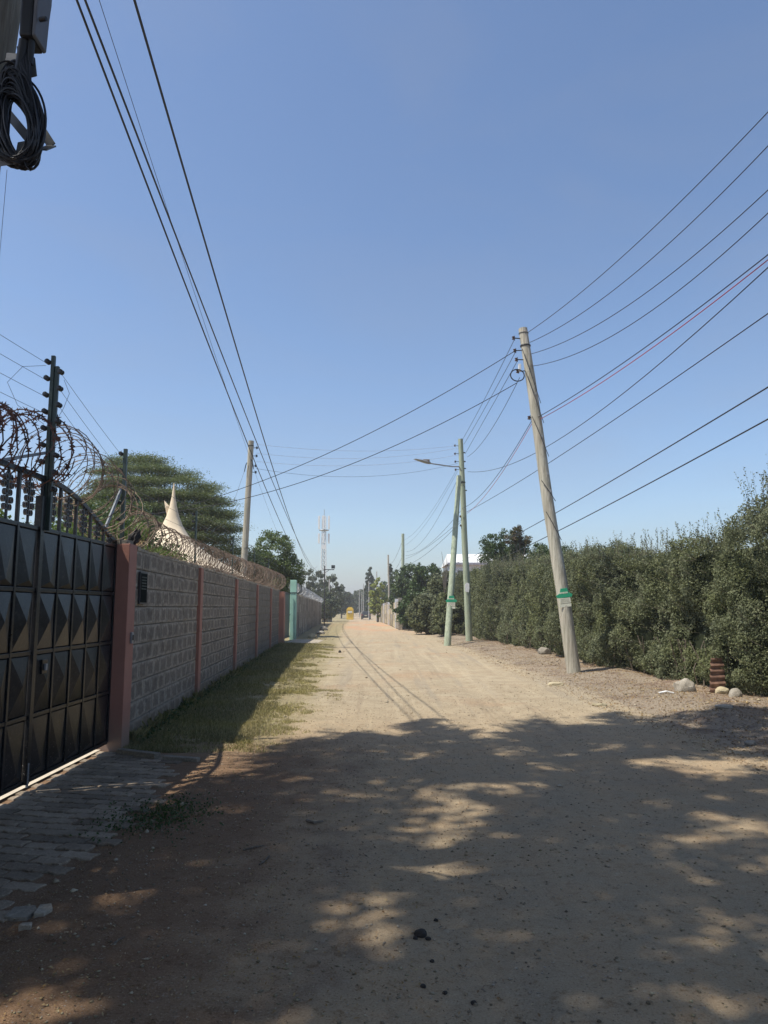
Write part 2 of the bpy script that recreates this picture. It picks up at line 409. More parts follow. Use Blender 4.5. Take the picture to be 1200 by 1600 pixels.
M['hcore'] = leafmat('hedge_inner', [(.02, .028, .014), (.035, .04, .022)], .1, .8, .1)
M['acacia'] = leafmat('acacia_leaf', [(.09, .125, .05), (.13, .17, .07), (.17, .20, .085), (.10, .13, .055)], .35)
M['bright'] = leafmat('broad_leaf', [(.06, .10, .025), (.11, .16, .04), (.15, .20, .06), (.08, .12, .03)], .35)
M['mid'] = leafmat('mid_leaf', [(.04, .07, .025), (.07, .11, .035), (.05, .085, .03), (.10, .14, .05)], .28)
M['dull'] = leafmat('dusty_leaf', [(.08, .10, .055), (.11, .13, .07), (.065, .085, .05), (.14, .155, .09)], .25)
M['dark'] = leafmat('cypress_leaf', [(.03, .055, .025), (.045, .07, .03), (.06, .085, .04)], .15)
M['yellow'] = leafmat('lime_leaf', [(.26, .30, .06), (.34, .36, .09), (.20, .25, .06)], .35)
M['shade'] = leafmat('canopy_leaf', [(.08, .11, .035), (.12, .15, .05)], .45)
M['redleaf'] = leafmat('reddish_leaf', [(.10, .07, .04), (.07, .09, .035), (.14, .075, .05)], .25)
M['bark'] = wood_mat('bark', (.12, .095, .07), (.24, .2, .16))
M['white'] = pmat('white_paint', (.78, .78, .76), .6, var=.08)
M['cream'] = pmat('cream_card', (.74, .74, .60), .7, var=.05, bump=0)
M['signgreen'] = pmat('green_plastic', (.03, .36, .19), .5, var=.1, bump=0)
M['red'] = pmat('red_plastic', (.40, .03, .03), .5)
M['grey_box'] = pmat('grey_steel_box', (.11, .115, .13), .6)
M['black_box'] = pmat('black_plastic', (.012, .012, .013), .55)
M['carpaint'] = pmat('dark_car_paint', (.012, .012, .014), .5, var=.1, bump=0)
M['glass'] = pmat('dark_glass', (.02, .025, .03), .08, var=.1, bump=0)
M['tyre'] = pmat('tyre_rubber', (.02, .02, .02), .9)
M['tail'] = pmat('red_tail_lamp', (.35, .02, .02), .2, bump=0)
M['plate'] = pmat('number_plate', (.7, .68, .5), .5, bump=0)
M['yellowp'] = pmat('yellow_paint', (.80, .52, .05), .5, var=.12)
M['dung'] = pmat('dark_clod', (.035, .028, .022), .9)
M['rag'] = pmat('dark_rag', (.035, .03, .028), .85)
M['plastic'] = pmat('white_litter', (.82, .82, .8), .5, bump=0)

# ------------------------------------------------------------------ terrain
def road_c(y): return 1.5 - .04 * y
def terrain(x, y):
    x = np.asarray(x, float); y = np.asarray(y, float); P = np.stack([x, y, np.zeros_like(x)], -1)
    e = x - road_c(y)
    near = 1 - sstep(45, 75, y)
    z = .012 * fbm(P, .7, 3) * np.ones_like(x)
    z = z + .10 * sstep(2.5, 4.2, e) * near + .05 * sstep(2.5, 3.6, e) * near * (vnoise(P, 1.3, 9))
    z = z + .03 * sstep(-2.3, -2.9, e) * sstep(8.6, 9.6, y) * (1 + .6 * vnoise(P, 1.5, 5))
    z = z - .022 * np.exp(-((e + .95) / .3) ** 2) - .022 * np.exp(-((e - .8) / .3) ** 2) + .01 * np.exp(-((e + .1) / .5) ** 2)
    z = z + .010 * fbm(P, 3.5, 21, 2) * (1 - sstep(25, 40, y))
    z = z * (1 - sstep(300, 500, np.abs(x)))
    z = z - .65 * sstep(45, 150, y)
    pav = (x < -1.8) & (x > -3.3) & (y < 8.9)
    z = np.where(pav, z * .25 - .012, z)
    return z
def T(x, y): return float(terrain(np.array([x]), np.array([y]))[0])
def make_ground():
    ys = [-2500, -600, -150, -40, -15, -6, -2, 0.2]
    y = 1.2
    while y < 3000: ys.append(y); y *= 1.012 if y < 60 else 1.03
    ys = np.array(ys)
    xs = np.concatenate([-np.geomspace(2800, 10, 22), np.linspace(-9.5, -3.2, 30), np.linspace(-3.1, 7, 170), np.linspace(7.1, 12, 20), np.geomspace(13, 2800, 22)])
    X, Y = np.meshgrid(xs, ys); Z = terrain(X, Y)
    V = np.stack([X, Y, Z], -1).reshape(-1, 3); nx = len(xs); ny = len(ys)
    i, j = np.meshgrid(np.arange(nx - 1), np.arange(ny - 1)); a = (j * nx + i).ravel()
    Fq = np.stack([a, a + 1, a + nx + 1, a + nx], -1)
    cen = V[Fq].mean(1); e = cen[:, 0] - road_c(cen[:, 1]); e = e + .28 * vnoise(cen * [1, 1, 0], .9, 41)
    isr = (e > -2.55) & (e < 2.45) & (cen[:, 1] < 260) & (cen[:, 1] > -60)
    for nm, sel in (('road', isr), ('ground', ~isr)):
        F2 = Fq[sel]; u, inv = np.unique(F2, return_inverse=True)
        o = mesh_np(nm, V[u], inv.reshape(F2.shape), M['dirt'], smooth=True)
        prop(o, 'unpaved tan dirt road with faint wheel tracks running to the vanishing point' if nm == 'road' else 'bare earth verges and land on both sides of the dirt road', kind='structure')
make_ground()

# ------------------------------------------------------------------ foliage
def leaves(P, L, Wd, nrm=None, bias=.5, fold=.25):
    """rhombus leaves; P (n,3), L and Wd arrays or scalars; returns V,F"""
    n = len(P); d = rng.normal(size=(n, 3))
    if nrm is not None: nn = nrm * bias * 2 + d * (1 - bias)
    else: nn = d
    nn /= np.linalg.norm(nn, axis=1)[:, None] + 1e-9
    a = np.cross(nn, rng.normal(size=(n, 3))); a /= np.linalg.norm(a, axis=1)[:, None] + 1e-9
    b = np.cross(nn, a); L = np.broadcast_to(np.asarray(L, float), (n,))[:, None]; Wd = np.broadcast_to(np.asarray(Wd, float), (n,))[:, None]
    V = np.stack([P - a * L / 2, P + b * Wd / 2 + nn * Wd * fold, P + a * L / 2, P - b * Wd / 2 + nn * Wd * fold], 1).reshape(-1, 3)
    return V, np.arange(4 * n).reshape(-1, 4)
def clumps(cents, rad, per, squash=1.0):
    """gaussian leaf positions round the clump centres, and outward normals"""
    n = len(cents); k = np.repeat(np.arange(n), per); d = rng.normal(size=(len(k), 3))
    r = np.linalg.norm(d, axis=1)[:, None] + 1e-9; u = d / r; rr = np.asarray(rad)[k][:, None] if hasattr(rad, '__len__') else rad
    q = u * rr * (rng.random((len(k), 1)) ** .4); q[:, 2] *= squash
    return cents[k] + q, u
def ell_surface(c, r, n, inner=.55):
    d = rng.normal(size=(n, 3)); d /= np.linalg.norm(d, axis=1)[:, None]
    rad = inner + (1 - inner) * rng.random((n, 1)) ** .5
    lump = 1 + .18 * vnoise(d * 1.0, 2.3, int(rng.integers(999)))[:, None]
    return np.array(c) + d * np.array(r) * rad * lump
def tree(name, label, base, ells, leafm, nclump=160, per=60, crad=.35, L=.1, Wd=.06, trunk_r=.15, squash=.8, group=None, cat='tree', limbs=6, top=None):
    base = Vector(base); t = empty(name, base, label, cat, group)
    o3 = np.array(base)
    cs = []
    tot = sum(e[1][0] * e[1][1] + e[1][0] * e[1][2] for e in ells)
    for c, r in ells:
        n = max(6, int(nclump * (r[0] * r[1] + r[0] * r[2]) / tot)); cs.append(ell_surface(c, r, n))
    cs = np.concatenate(cs)
    P, u = clumps(cs, crad * (0.6 + .8 * rng.random(len(cs))), per, squash)
    sz = .65 + .7 * rng.random(len(P))
    V, Fq = leaves(P - o3, L * sz, Wd * sz, u, .35)
    mesh_np('crown', V, Fq, leafm, t)
    mb = MB(); c0 = Vector(ells[0][0]) - base
    tp = Vector(top) - base if top else Vector((c0.x * .7, c0.y * .7, max(.5, c0.z * .75)))
    pts = [Vector((0, 0, -.3))] + [tp * f + Vector((random.uniform(-.06, .06), random.uniform(-.06, .06), 0)) for f in (.25, .5, .75, 1)]
    mb.tube(pts, [trunk_r * f for f in (1.3, 1, .85, .75, .6)], 8)
    mb.build('trunk', M['bark'], t, smooth=True)
    mb = MB(); pick = cs[rng.choice(len(cs), min(limbs * 3, len(cs)), replace=False)]
    for q in pick:
        q = Vector(q) - base; a = tp * random.uniform(.55, 1); m = a.lerp(q, .5) + Vector((0, 0, .12 * (q - a).length))
        mb.tube([a, m, q], [trunk_r * .4, trunk_r * .22, trunk_r * .07], 5)
    mb.build('limbs', M['bark'], t)
    return t

# ------------------------------------------------------------------ boundary wall of rough blocks
def wall_x(y): return -3.02 - .0645 * (y - 9)
WD = Vector((-.0645, 1, 0)).normalized(); WNRM = Vector((WD.y, -WD.x, 0))     # WNRM points to the road
def wpt(y, off=0, z=0): return Vector((wall_x(y), y, z)) + WNRM * off
WROT = math.atan2(-WD.x, WD.y)
def block_wall():
    y0, y1 = 8.83, 31.9
    t = empty('block_wall', wpt(y0), 'grey rough block wall with pink pilasters topped by razor wire', 'wall', rz=0)
    O = t.location
    def bx(mb, ya, yb, o0, o1, z0, z1):
        c = (wpt(ya, (o0 + o1) / 2) + wpt(yb, (o0 + o1) / 2)) / 2 - O; c.z = (z0 + z1) / 2
        mb.box(c, ((o1 - o0), (yb - ya) * 1.002, z1 - z0), Matrix.Rotation(WROT, 3, 'Z'))
    pil = [13.2, 18.0, 22.8, 27.6]
    ch = .2285; courses = 10
    bays = [y0] + pil + [y1]
    mb = MB(); bx(mb, y0, y1, -.19, -.045, -.4, 2.29); mb.build('wall_core', M['block'], t)
    for k in range(len(bays) - 1):
        mb = MB(); a = bays[k] + (.11 if k else 0); b = bays[k + 1] - .11
        for r in range(courses):
            z0 = .01 + r * ch; bx(mb, a, b, -.048, -.012 + random.uniform(-.003, .003), z0 + .004 - (.4 if r == 0 else 0), z0 + ch - .005)
        mb.build('mortar_courses', M['mortar'], t)
    # rough block faces: irregular plates standing proud of the mortar
    variants = []
    for q in range(8):
        w, h = .186 + random.uniform(-.012, .004), .106 + random.uniform(-.006, .002); pts = []
        for a in range(12):
            an = 2 * math.pi * (a + .5) / 12; ca, sa = math.cos(an), math.sin(an)
            s = 1 / max(abs(ca), abs(sa)); pts.append((ca * s * w * random.uniform(.95, 1.0), sa * s * h * random.uniform(.95, 1.0)))
        m2 = MB(); n = len(pts)
        V = [(-.02, a, b) for a, b in pts] + [(.006, a * .93, b * .93) for a, b in pts] + [(.009, a * .55, b * .5) for a, b in pts]
        Fs = [(i, (i + 1) % n, n + (i + 1) % n, n + i) for i in range(n)] + [(n + i, n + (i + 1) % n, 2 * n + (i + 1) % n, 2 * n + i) for i in range(n)] + [tuple(range(2 * n, 3 * n))]
        m2.add(V, Fs); me = m2.mesh('block'); me.materials.append(M['block_face']); variants.append(me)
    cells = []
    for k in range(len(bays) - 1):
        a = bays[k] + (.13 if k else .02); b = bays[k + 1] - .13; n = round((b - a) / .385)
        for r in range(courses):
            for i in range(n):
                yc = a + (b - a) * (i + .5) / n + (.05 if r % 2 else -.05)
                cells.append((yc + random.uniform(-.02, .02), .01 + (r + .5) * ch + random.uniform(-.008, .008)))
    cells.sort(key=lambda c: c[0])
    for i, (yc, z) in enumerate(cells[:300]):
        o = bpy.data.objects.new('block', random.choice(variants)); C.objects.link(o); o.parent = t
        p = wpt(yc, -.012) - O; o.location = (p.x, p.y, z); o.rotation_euler = (0, 0, WROT)
        o.scale = (random.uniform(.6, 1.5), 1, 1)
    mb = MB()
    for yc, z in cells[300:]:
        me = random.choice(variants); p = wpt(yc, -.012) - O; p.z = z; Rm = Matrix.Rotation(WROT, 3, 'Z')
        mb.add([Rm @ v.co + p for v in me.vertices], [tuple(f.vertices) for f in me.polygons])
    mb.build('blocks', M['block'], t)['kind'] = 'stuff'
    for y in pil:
        mb = MB(); bx(mb, y - .115, y + .115, -.2, .045, -.4, 2.27 + random.uniform(0, .03)); mb.build('pilaster', M['pink'], t, bevel=.006)
    # rough coping
    ysn = np.arange(y0 + .02, y1, .16); mb = MB(); poly = []
    for a in ysn:
        c = wpt(a + .08, -.095) - O; h = random.uniform(.02, .055)
        mb.box((c.x, c.y, 2.293 + h / 2), (random.uniform(.17, .2), .162, h), Matrix.Rotation(WROT + random.uniform(-.05, .05), 3, 'Z'))
    mb.build('coping', M['mortar'], t)
    # plaque
    p = wpt(9.28); pl = empty('wall_plaque', (p.x + .004, p.y, 1.84), 'small dark square plaque fixed on grey block wall beside pink pillar', 'plaque', rz=WROT)
    MB().bb(0, .02, -.17, .17, -.2, .2).build('frame', M['dark_steel'], pl, bevel=.003)
    MB().bb(.02, .024, -.15, .15, -.18, .18).build('face', pmat('plaque_face', (.010, .014, .012), .95, spec=.05), pl)
    mb = MB()
    for r in range(5):
        y = -.12
        while y < .11:
            w = random.uniform(.015, .05); mb.bb(.0242, .0252, y, min(y + w, .13), .125 - r * .036, .14 - r * .036); y += w + .012
    mb.build('worn_lettering', pmat('plaque_letters', (.03, .045, .036), .6), pl)['kind'] = 'stuff'
block_wall()

# gate pillar
gp = empty('gate_pillar', (-3.16, 8.78, 0), 'tall pink square pillar between black gate and grey block wall', 'pillar')
MB().bb(-.2, .19, -.19, .07, -.3, 2.34).build('shaft', M['pink'], gp, bevel=.008)
mb = MB()
for i in range(14): mb.box((random.uniform(-.15, .14), random.uniform(-.14, .03), 2.345 + random.uniform(0, .03)), (.12, .1, random.uniform(.02, .06)), Matrix.Rotation(random.uniform(0, 3), 3, 'Z'))
mb.build('mortar_cap', M['mortar'], gp)
bb_ = MB().bb(.19, .215, -.06, .0, 1.18, 1.31).build('bell_switch', M['galv'], gp, bevel=.004)
MB().bb(.215, .223, -.045, -.015, 1.22, 1.28).build('bell_button', M['black_box'], bb_)

# ------------------------------------------------------------------ the big steel gate
def big_gate():
    gx = -3.14; yend = 8.57; t = empty('steel_gate', (gx, yend, 0), 'black steel gate of pressed panels with arched ring topped rail', 'gate')
    cw = .375; nL = 5; zb, zt = .09, 2.31; rows = 4; rh = (zt - zb) / rows
    # columns run towards the camera; a double stile after the first five
    edges = [0.0]
    for i in range(nL): edges.append(edges[-1] - cw)
    stile = edges[-1] - .035; e2 = [stile - .035]
    for i in range(7): e2.append(e2[-1] - cw)
    apex = {3: (.55, .12, .045), 2: (.5, .5, .055), 1: (.5, .52, .055), 0: (.5, .15, .045)}
    meshes = {}
    for r in range(rows):
        w, h = cw - .035, rh - .035; ax, az, d = apex[r]
        b = .012
        V = [(0, -w / 2, -h / 2), (0, w / 2, -h / 2), (0, w / 2, h / 2), (0, -w / 2, h / 2),
             (.014, -w / 2 + b, -h / 2 + b), (.014, w / 2 - b, -h / 2 + b), (.014, w / 2 - b, h / 2 - b), (.014, -w / 2 + b, h / 2 - b),
             (d, -w / 2 + w * ax, -h / 2 + h * az), (-.012, 0, 0)]
        m2 = MB().add(V, [(0, 1, 5, 4), (1, 2, 6, 5), (2, 3, 7, 6), (3, 0, 4, 7), (4, 5, 8), (5, 6, 8), (6, 7, 8), (7, 4, 8), (3, 2, 1, 0)])
        me = m2.mesh('panel'); me.materials.append(M['gate']); meshes[r] = me
    def cols(ed):
        for i in range(len(ed) - 1):
            yc = (ed[i] + ed[i + 1]) / 2
            for r in range(rows):
                o = bpy.data.objects.new('panel', meshes[r]); C.objects.link(o); o.parent = t
                o.location = (-.004, yc, zb + (r + .5) * rh)
                if (i + r) % 3 == 1: o.scale = (1, -1, 1)
    cols(edges); cols(e2)
    bars = lambda: MB()
    for y in edges[:-1] + e2[1:]:
        MB().bb(-.02, .022, y - .017, y + .017, zb, zt).build('stile', M['gate'], t, bevel=.003)
    MB().bb(-.03, .035, stile - .035, stile + .035, zb - .02, zt + .3).build('meeting_stile', M['gate'], t, bevel=.004)
    for r in range(rows + 1):
        z = zb + r * rh
        MB().bb(-.018, .018, edges[-1], edges[0], z - .018, z + .018).build('rail', M['gate'], t, bevel=.003)
        MB().bb(-.018, .018, e2[-1], e2[0], z - .018, z + .018).build('rail', M['gate'], t, bevel=.003)
    # arch: height above ground as function of y distance from the end
    def arch(s): # s = distance from pillar end (0..)
        return 2.36 + .42 * math.sin(min(s / 1.75, 1) * math.pi / 2) ** 1.15
    pts = [(0.0, -s, arch(s)) for s in np.linspace(0, 4.6, 48)]
    mb = MB()
    for a, b in zip(pts[:-1], pts[1:]): mb.bar(a, (b[0], b[1] - .003, b[2]), .035, .045)
    mb.bar((0, -.005, zt), (0, -.005, 2.38), .045)
    mb.build('arched_rail', M['gate'], t)
    ys = []
    for ed in (edges[1:], e2[1:]):
        for y in ed: ys.append(y)
    for y in ys:
        MB().bb(-.014, .014, y - .015, y + .015, zt, arch(-y)).build('upright', M['gate'], t)
    mids = [(edges[i] + edges[i + 1]) / 2 for i in range(5)] + [(e2[i] + e2[i + 1]) / 2 for i in range(7)]
    for y in mids:
        MB().bb(-.009, .009, y - .009, y + .009, zt, arch(-y)).build('thin_upright', M['gate'], t)
        H = arch(-y) - zt; zc = zt + H * .52; nr = max(1, int((H - .06) / .062))
        mb = MB()
        for sgn in (-1, 1):
            for k in range(min(nr, 5)):
                z = zc + (k - (min(nr, 5) - 1) / 2) * .062; yy = y + sgn * (.032 + .022 * (1 if k % 2 else 0) + .005)
                ring = [(0, yy + .026 * math.cos(a), z + .029 * math.sin(a)) for a in np.linspace(0, 2 * math.pi, 10, endpoint=False)]
                b0 = len(mb.v)
                # flat ring: a short cut of pipe
                for q in ring: mb.v.append((-.014, q[1], q[2]))
                for q in ring: mb.v.append((.014, q[1], q[2]))
                for i in range(10):
                    j = (i + 1) % 10
                    mb.f.append((b0 + i, b0 + j, b0 + 10 + j, b0 + 10 + i))
                for ri in (0, 10):
                    c0 = len(mb.v); xx = -.014 if ri == 0 else .014
                    for q in ring: mb.v.append((xx, y + (q[1] - y) + (yy - q[1]) * .28, z + (q[2] - z) * .72))
                    for i in range(10):
                        j = (i + 1) % 10; mb.f.append((b0 + ri + i, b0 + ri + j, c0 + j, c0 + i))
        mb.build('ring_cluster', M['galvr'], t)
    curl = MB()
    # lock cover
    lk = MB().bb(.02, .045, edges[-2] - .28, edges[-2] - .17, 1.0, 1.13).build('lock_cover', M['gate'], t, bevel=.006)
    MB().bb(.045, .062, edges[-2] - .245, edges[-2] - .205, 1.03, 1.09).build('lock_pull', M['galv'], lk, bevel=.004)
    MB().tube([(.03, stile, zb - .045), (.03, stile, zb + .16)], .012, 8).build('drop_bolt', M['galv'], t)
M['galvr'] = pmat('ring_paint', (.05, .052, .056), .32)
big_gate()
# plain continuation of the frontage, out of the frame on the near side
mb = MB().bb(-3.35, -3.1, -14, 4.0, -.3, 2.3); nw = mb.build('near_wall', M['mortar']); prop(nw, 'grey rendered wall beyond the near end of the black gate', 'wall')

# ------------------------------------------------------------------ paving at the gate
def paving():
    t = empty('paved_apron', (-3.1, 8.6, 0), 'grey interlocking concrete paver apron in front of black gate', 'paving'); t['kind'] = 'structure'; del t['category']
    variants = []
    for q in range(5):
        L, Wd = .118, .060; k = .013
        # zigzag sided interlocking block outline
        top = [(-L, Wd), (-L * .5, Wd + k), (0, Wd - k * .6), (L * .5, Wd + k), (L, Wd)]
        rt = [(L + k, Wd * .0)]
        bot = [(L, -Wd), (L * .5, -Wd + k), (0, -Wd - k * .6), (-L * .5, -Wd + k), (-L, -Wd)]
        lf = [(-L + k, 0)]
        pts = [(a * random.uniform(.985, 1.01), b * random.uniform(.97, 1.015)) for a, b in top + rt + bot + lf]; n = len(pts)
        V = [(a, b, -.05) for a, b in pts] + [(a, b, -.006) for a, b in pts] + [(a * .95, b * .91, 0) for a, b in pts]
        Fs = [(i, (i + 1) % n, n + (i + 1) % n, n + i) for i in range(n)] + [(n + i, n + (i + 1) % n, 2 * n + (i + 1) % n, 2 * n + i) for i in range(n)] + [tuple(range(2 * n, 3 * n))]
        me = MB().add(V, Fs).mesh('paver')
        bm = bmesh.new(); bm.from_mesh(me); bmesh.ops.recalc_face_normals(bm, faces=bm.faces); bm.to_mesh(me); bm.free()
        me.materials.append(M['paver']); variants.append(me)
    cnt = 0; rows = []; y = 8.55; j = 0; ang = R(-12)
    ca, sa = math.cos(ang), math.sin(ang)
    for r in range(-14, 60):
        for c in range(-8, 14):
            lx = c * .246 + (.123 if r % 2 else 0); ly = -r * .134
            X = -3.1 + .1 + lx * ca - ly * sa; Y = 8.55 + lx * sa + ly * ca
            xe = np.interp(Y, [3.7, 4.1, 5.1, 6.6, 7.6, 8.4], [-2.15, -2.05, -1.95, -1.98, -2.08, -2.3]) + random.uniform(-.08, .06)
            if -3.18 < X < xe and 3.75 < Y < 8.5 - .28 * max(0, X + 2.9): rows.append((X, Y))
    rows.sort(key=lambda p: -p[1])
    for X, Y in rows[:299]:
        o = bpy.data.objects.new('paver', random.choice(variants)); C.objects.link(o); o.parent = t
        o.location = (X + 3.1, Y - 8.6, .002 + random.uniform(-.003, .003) + .003 * math.sin(X * 5 + Y * 2))
        o.scale = (.975, .95, 1); o.rotation_euler = (random.uniform(-.014, .014), random.uniform(-.014, .014), ang + random.uniform(-.025, .025) + (math.pi if random.random() < .5 else 0))
    # joint sand bed under the pavers
    print('pavers', len(rows))
paving()
gap_sheet = MB().add([(-6.2, 2.5, 0), (-3.19, 2.5, 0), (-3.19, 8.56, 0), (-6.2, 8.56, 0)], [(0, 1, 2, 3)]).build('driveway', pmat('pale_gap_sheet', (.52, .46, .36), .9, var=.15), loc=(0, 0, .012)); prop(gap_sheet, 'pale sheet added behind the gate to brighten the gap under it', kind='structure')  # added pale ground sheet, makes the strip under the gate read bright
def jag(name, label, cat, c, r, h, n, m, seed=0, flat=1.0, rz=None, group=None):
    """irregular stone"""
    bm = bmesh.new(); bmesh.ops.create_icosphere(bm, subdivisions=3, radius=1)
    for v in bm.verts:
        d = v.co.normalized(); s = 1 + .28 * mnoise.noise(d * 1.3 + Vector((seed * 3.1, 0, 0))) + .1 * mnoise.noise(d * 4 + Vector((seed, 5, 0)))
        # facets
        v.co = Vector((d.x * r[0], d.y * r[1], d.z * h)) * s
        v.co.z = max(v.co.z, -h * .45)
        if flat < 1: v.co.z = min(v.co.z, h * flat)
    me = bpy.data.meshes.new(name); bm.to_mesh(me); bm.free()
    me.polygons.foreach_set('use_smooth', np.ones(len(me.polygons), bool))
    try: me.set_sharp_from_angle(angle=R(28))
    except Exception: pass
    o = link(name, me, m); o.location = (c[0], c[1], T(c[0], c[1]) + h * .35)
    if rz is not None: o.rotation_euler = (0, 0, rz)
    return prop(o, label, cat, group)
# edging strip by the pillar
k1 = MB().bar((-2.93, 8.42, .015), (-2.42, 8.14, .02), .09, .07).build('edging_strip', M['kerb'], bevel=.01); prop(k1, 'short concrete edging strip at foot of pink gate pillar', 'kerb')
k2 = MB().bar((-2.34, 8.1, .008), (-1.95, 8.02, .0), .08, .06).build('edging_strip', M['kerb'], bevel=.01); prop(k2, 'half buried edging strip at far corner of the paver apron', 'kerb')
def slab(pts, lab, z=.02):
    n = len(pts); q = [G(a, b) for a, b in pts]; c = sum(q, Vector()) / n
    V = [p - c + Vector((0, 0, -.03)) for p in q] + [p - c + Vector((0, 0, .014)) for p in q]
    Fs = [tuple(range(n))[::-1], tuple(range(n, 2 * n))] + [(i, (i + 1) % n, n + (i + 1) % n, n + i) for i in range(n)]
    o = MB().add(V, Fs).build('broken_slab', M['kerb'], bevel=.004, loc=(c.x, c.y, T(c.x, c.y) + .006)); prop(o, lab, 'slab', 'broken concrete slabs in the dirt by the paving')
slab([(6, 1435), (22, 1420), (55, 1417), (58, 1424), (42, 1436), (20, 1437)], 'pale flat broken slab in dirt at near end of the pavers')
slab([(52, 1436), (62, 1422), (80, 1420), (82, 1427), (68, 1436)], 'narrow broken slab just right of the larger pale slab')
slab([(28, 1455), (34, 1451), (50, 1450), (48, 1456)], 'smallest broken slab lying nearest the bottom left corner')

# ------------------------------------------------------------------ loose ground cover
def pebbles(name, lab, n, fx, fy, s0, s1, m, acc=None):
    x = fx(n); y = fy(n)
    if acc is not None:
        k = acc(x, y); x = x[k]; y = y[k]
    n = len(x); z = terrain(x, y)
    base = np.array([(1, 0, 0), (-.5, .87, 0), (-.5, -.87, 0), (0, 0, .8), (.2, .1, -.8), (.4, .5, .55)])
    base = np.array([(1, 0, 0), (0, 1, 0), (-1, 0, 0), (0, -1, 0), (0, 0, .62), (0, 0, -.5)])
    sz = s0 + (s1 - s0) * rng.random(n) ** 3
    an = rng.random(n) * 6.28; j = 1 + .35 * rng.normal(size=(n, 6, 1)) * .6
    B = base[None] * j * sz[:, None, None] * np.array([1, .75, .8])
    ca, sa = np.cos(an)[:, None], np.sin(an)[:, None]
    V = np.stack([B[..., 0] * ca - B[..., 1] * sa + x[:, None], B[..., 0] * sa + B[..., 1] * ca + y[:, None], B[..., 2] + z[:, None] + sz[:, None] * .2], -1).reshape(-1, 3)
    f = np.array([(0, 1, 4), (1, 2, 4), (2, 3, 4), (3, 0, 4), (1, 0, 5), (2, 1, 5), (3, 2, 5), (0, 3, 5)])
    Fq = (np.arange(n)[:, None, None] * 6 + f[None]).reshape(-1, 3)
    prop(mesh_np(name, V, Fq, m), lab, kind='stuff')
gm = leafmat('gravel_stone', [(.20, .16, .115), (.33, .27, .20), (.13, .10, .075), (.44, .38, .30), (.26, .19, .13)], .0, .9, .15)
Y1 = lambda n: 1.8 + 14 * rng.random(n) ** 1.5
pebbles('gravel', 'fine grey gravel scattered over the shaded foreground of the road', 34000, lambda n: rng.uniform(-1.9, 5.5, n), Y1, .003, .014, gm)
pebbles('coarse_gravel', 'coarser loose stones along both edges of the road', 3200, lambda n: rng.uniform(-4, 6.2, n), lambda n: rng.uniform(2, 40, n), .01, .045, gm,
        lambda x, y: ((np.abs(x - road_c(y)) > 2.35 + .4 * rng.random(len(x))) | (rng.random(len(x)) < .06)) & (x > wall_x(y) + .1) & ~((x < -1.95) & (y < 8.7)))
# dry leaf litter
def scatter_leaves(name, lab, x, y, L, Wd, m, kind='stuff'):
    z = terrain(x, y) + .008; P = np.stack([x, y, z], -1); nz = np.tile([0, 0, 1.0], (len(x), 1))
    V, Fq = leaves(P, L * (.6 + .8 * rng.random(len(x))), Wd * (.6 + .8 * rng.random(len(x))), nz, .6, .3)
    prop(mesh_np(name, V, Fq, m), lab, kind=kind)
n = 24000; yy = 6.5 + 30 * rng.random(n) ** 1.6; xx = road_c(yy) + 2.4 + rng.random(n) ** .8 * 3.6
k = xx < np.interp(yy, [7, 9, 12, 13.5, 18.5, 22, 25, 32, 40], [7.4, 7.1, 6.7, 6.5, 5.9, 5.7, 5.6, 5.1, 4.8])
scatter_leaves('leaf_litter', 'dry tan leaf litter along the foot of the hedge', xx[k], yy[k], .034, .017, M['litter'])
n = 9000; yy = 1.8 + 7.5 * rng.random(n); xx = -2.3 + rng.random(n) ** 1.4 * 3.0; k = (xx > -1.95) | (yy < 3.9)
scatter_leaves('leaf_crumbs', 'dark brown crumbled leaves over the foreground dirt', xx[k], yy[k], .018, .008, M['litter'])

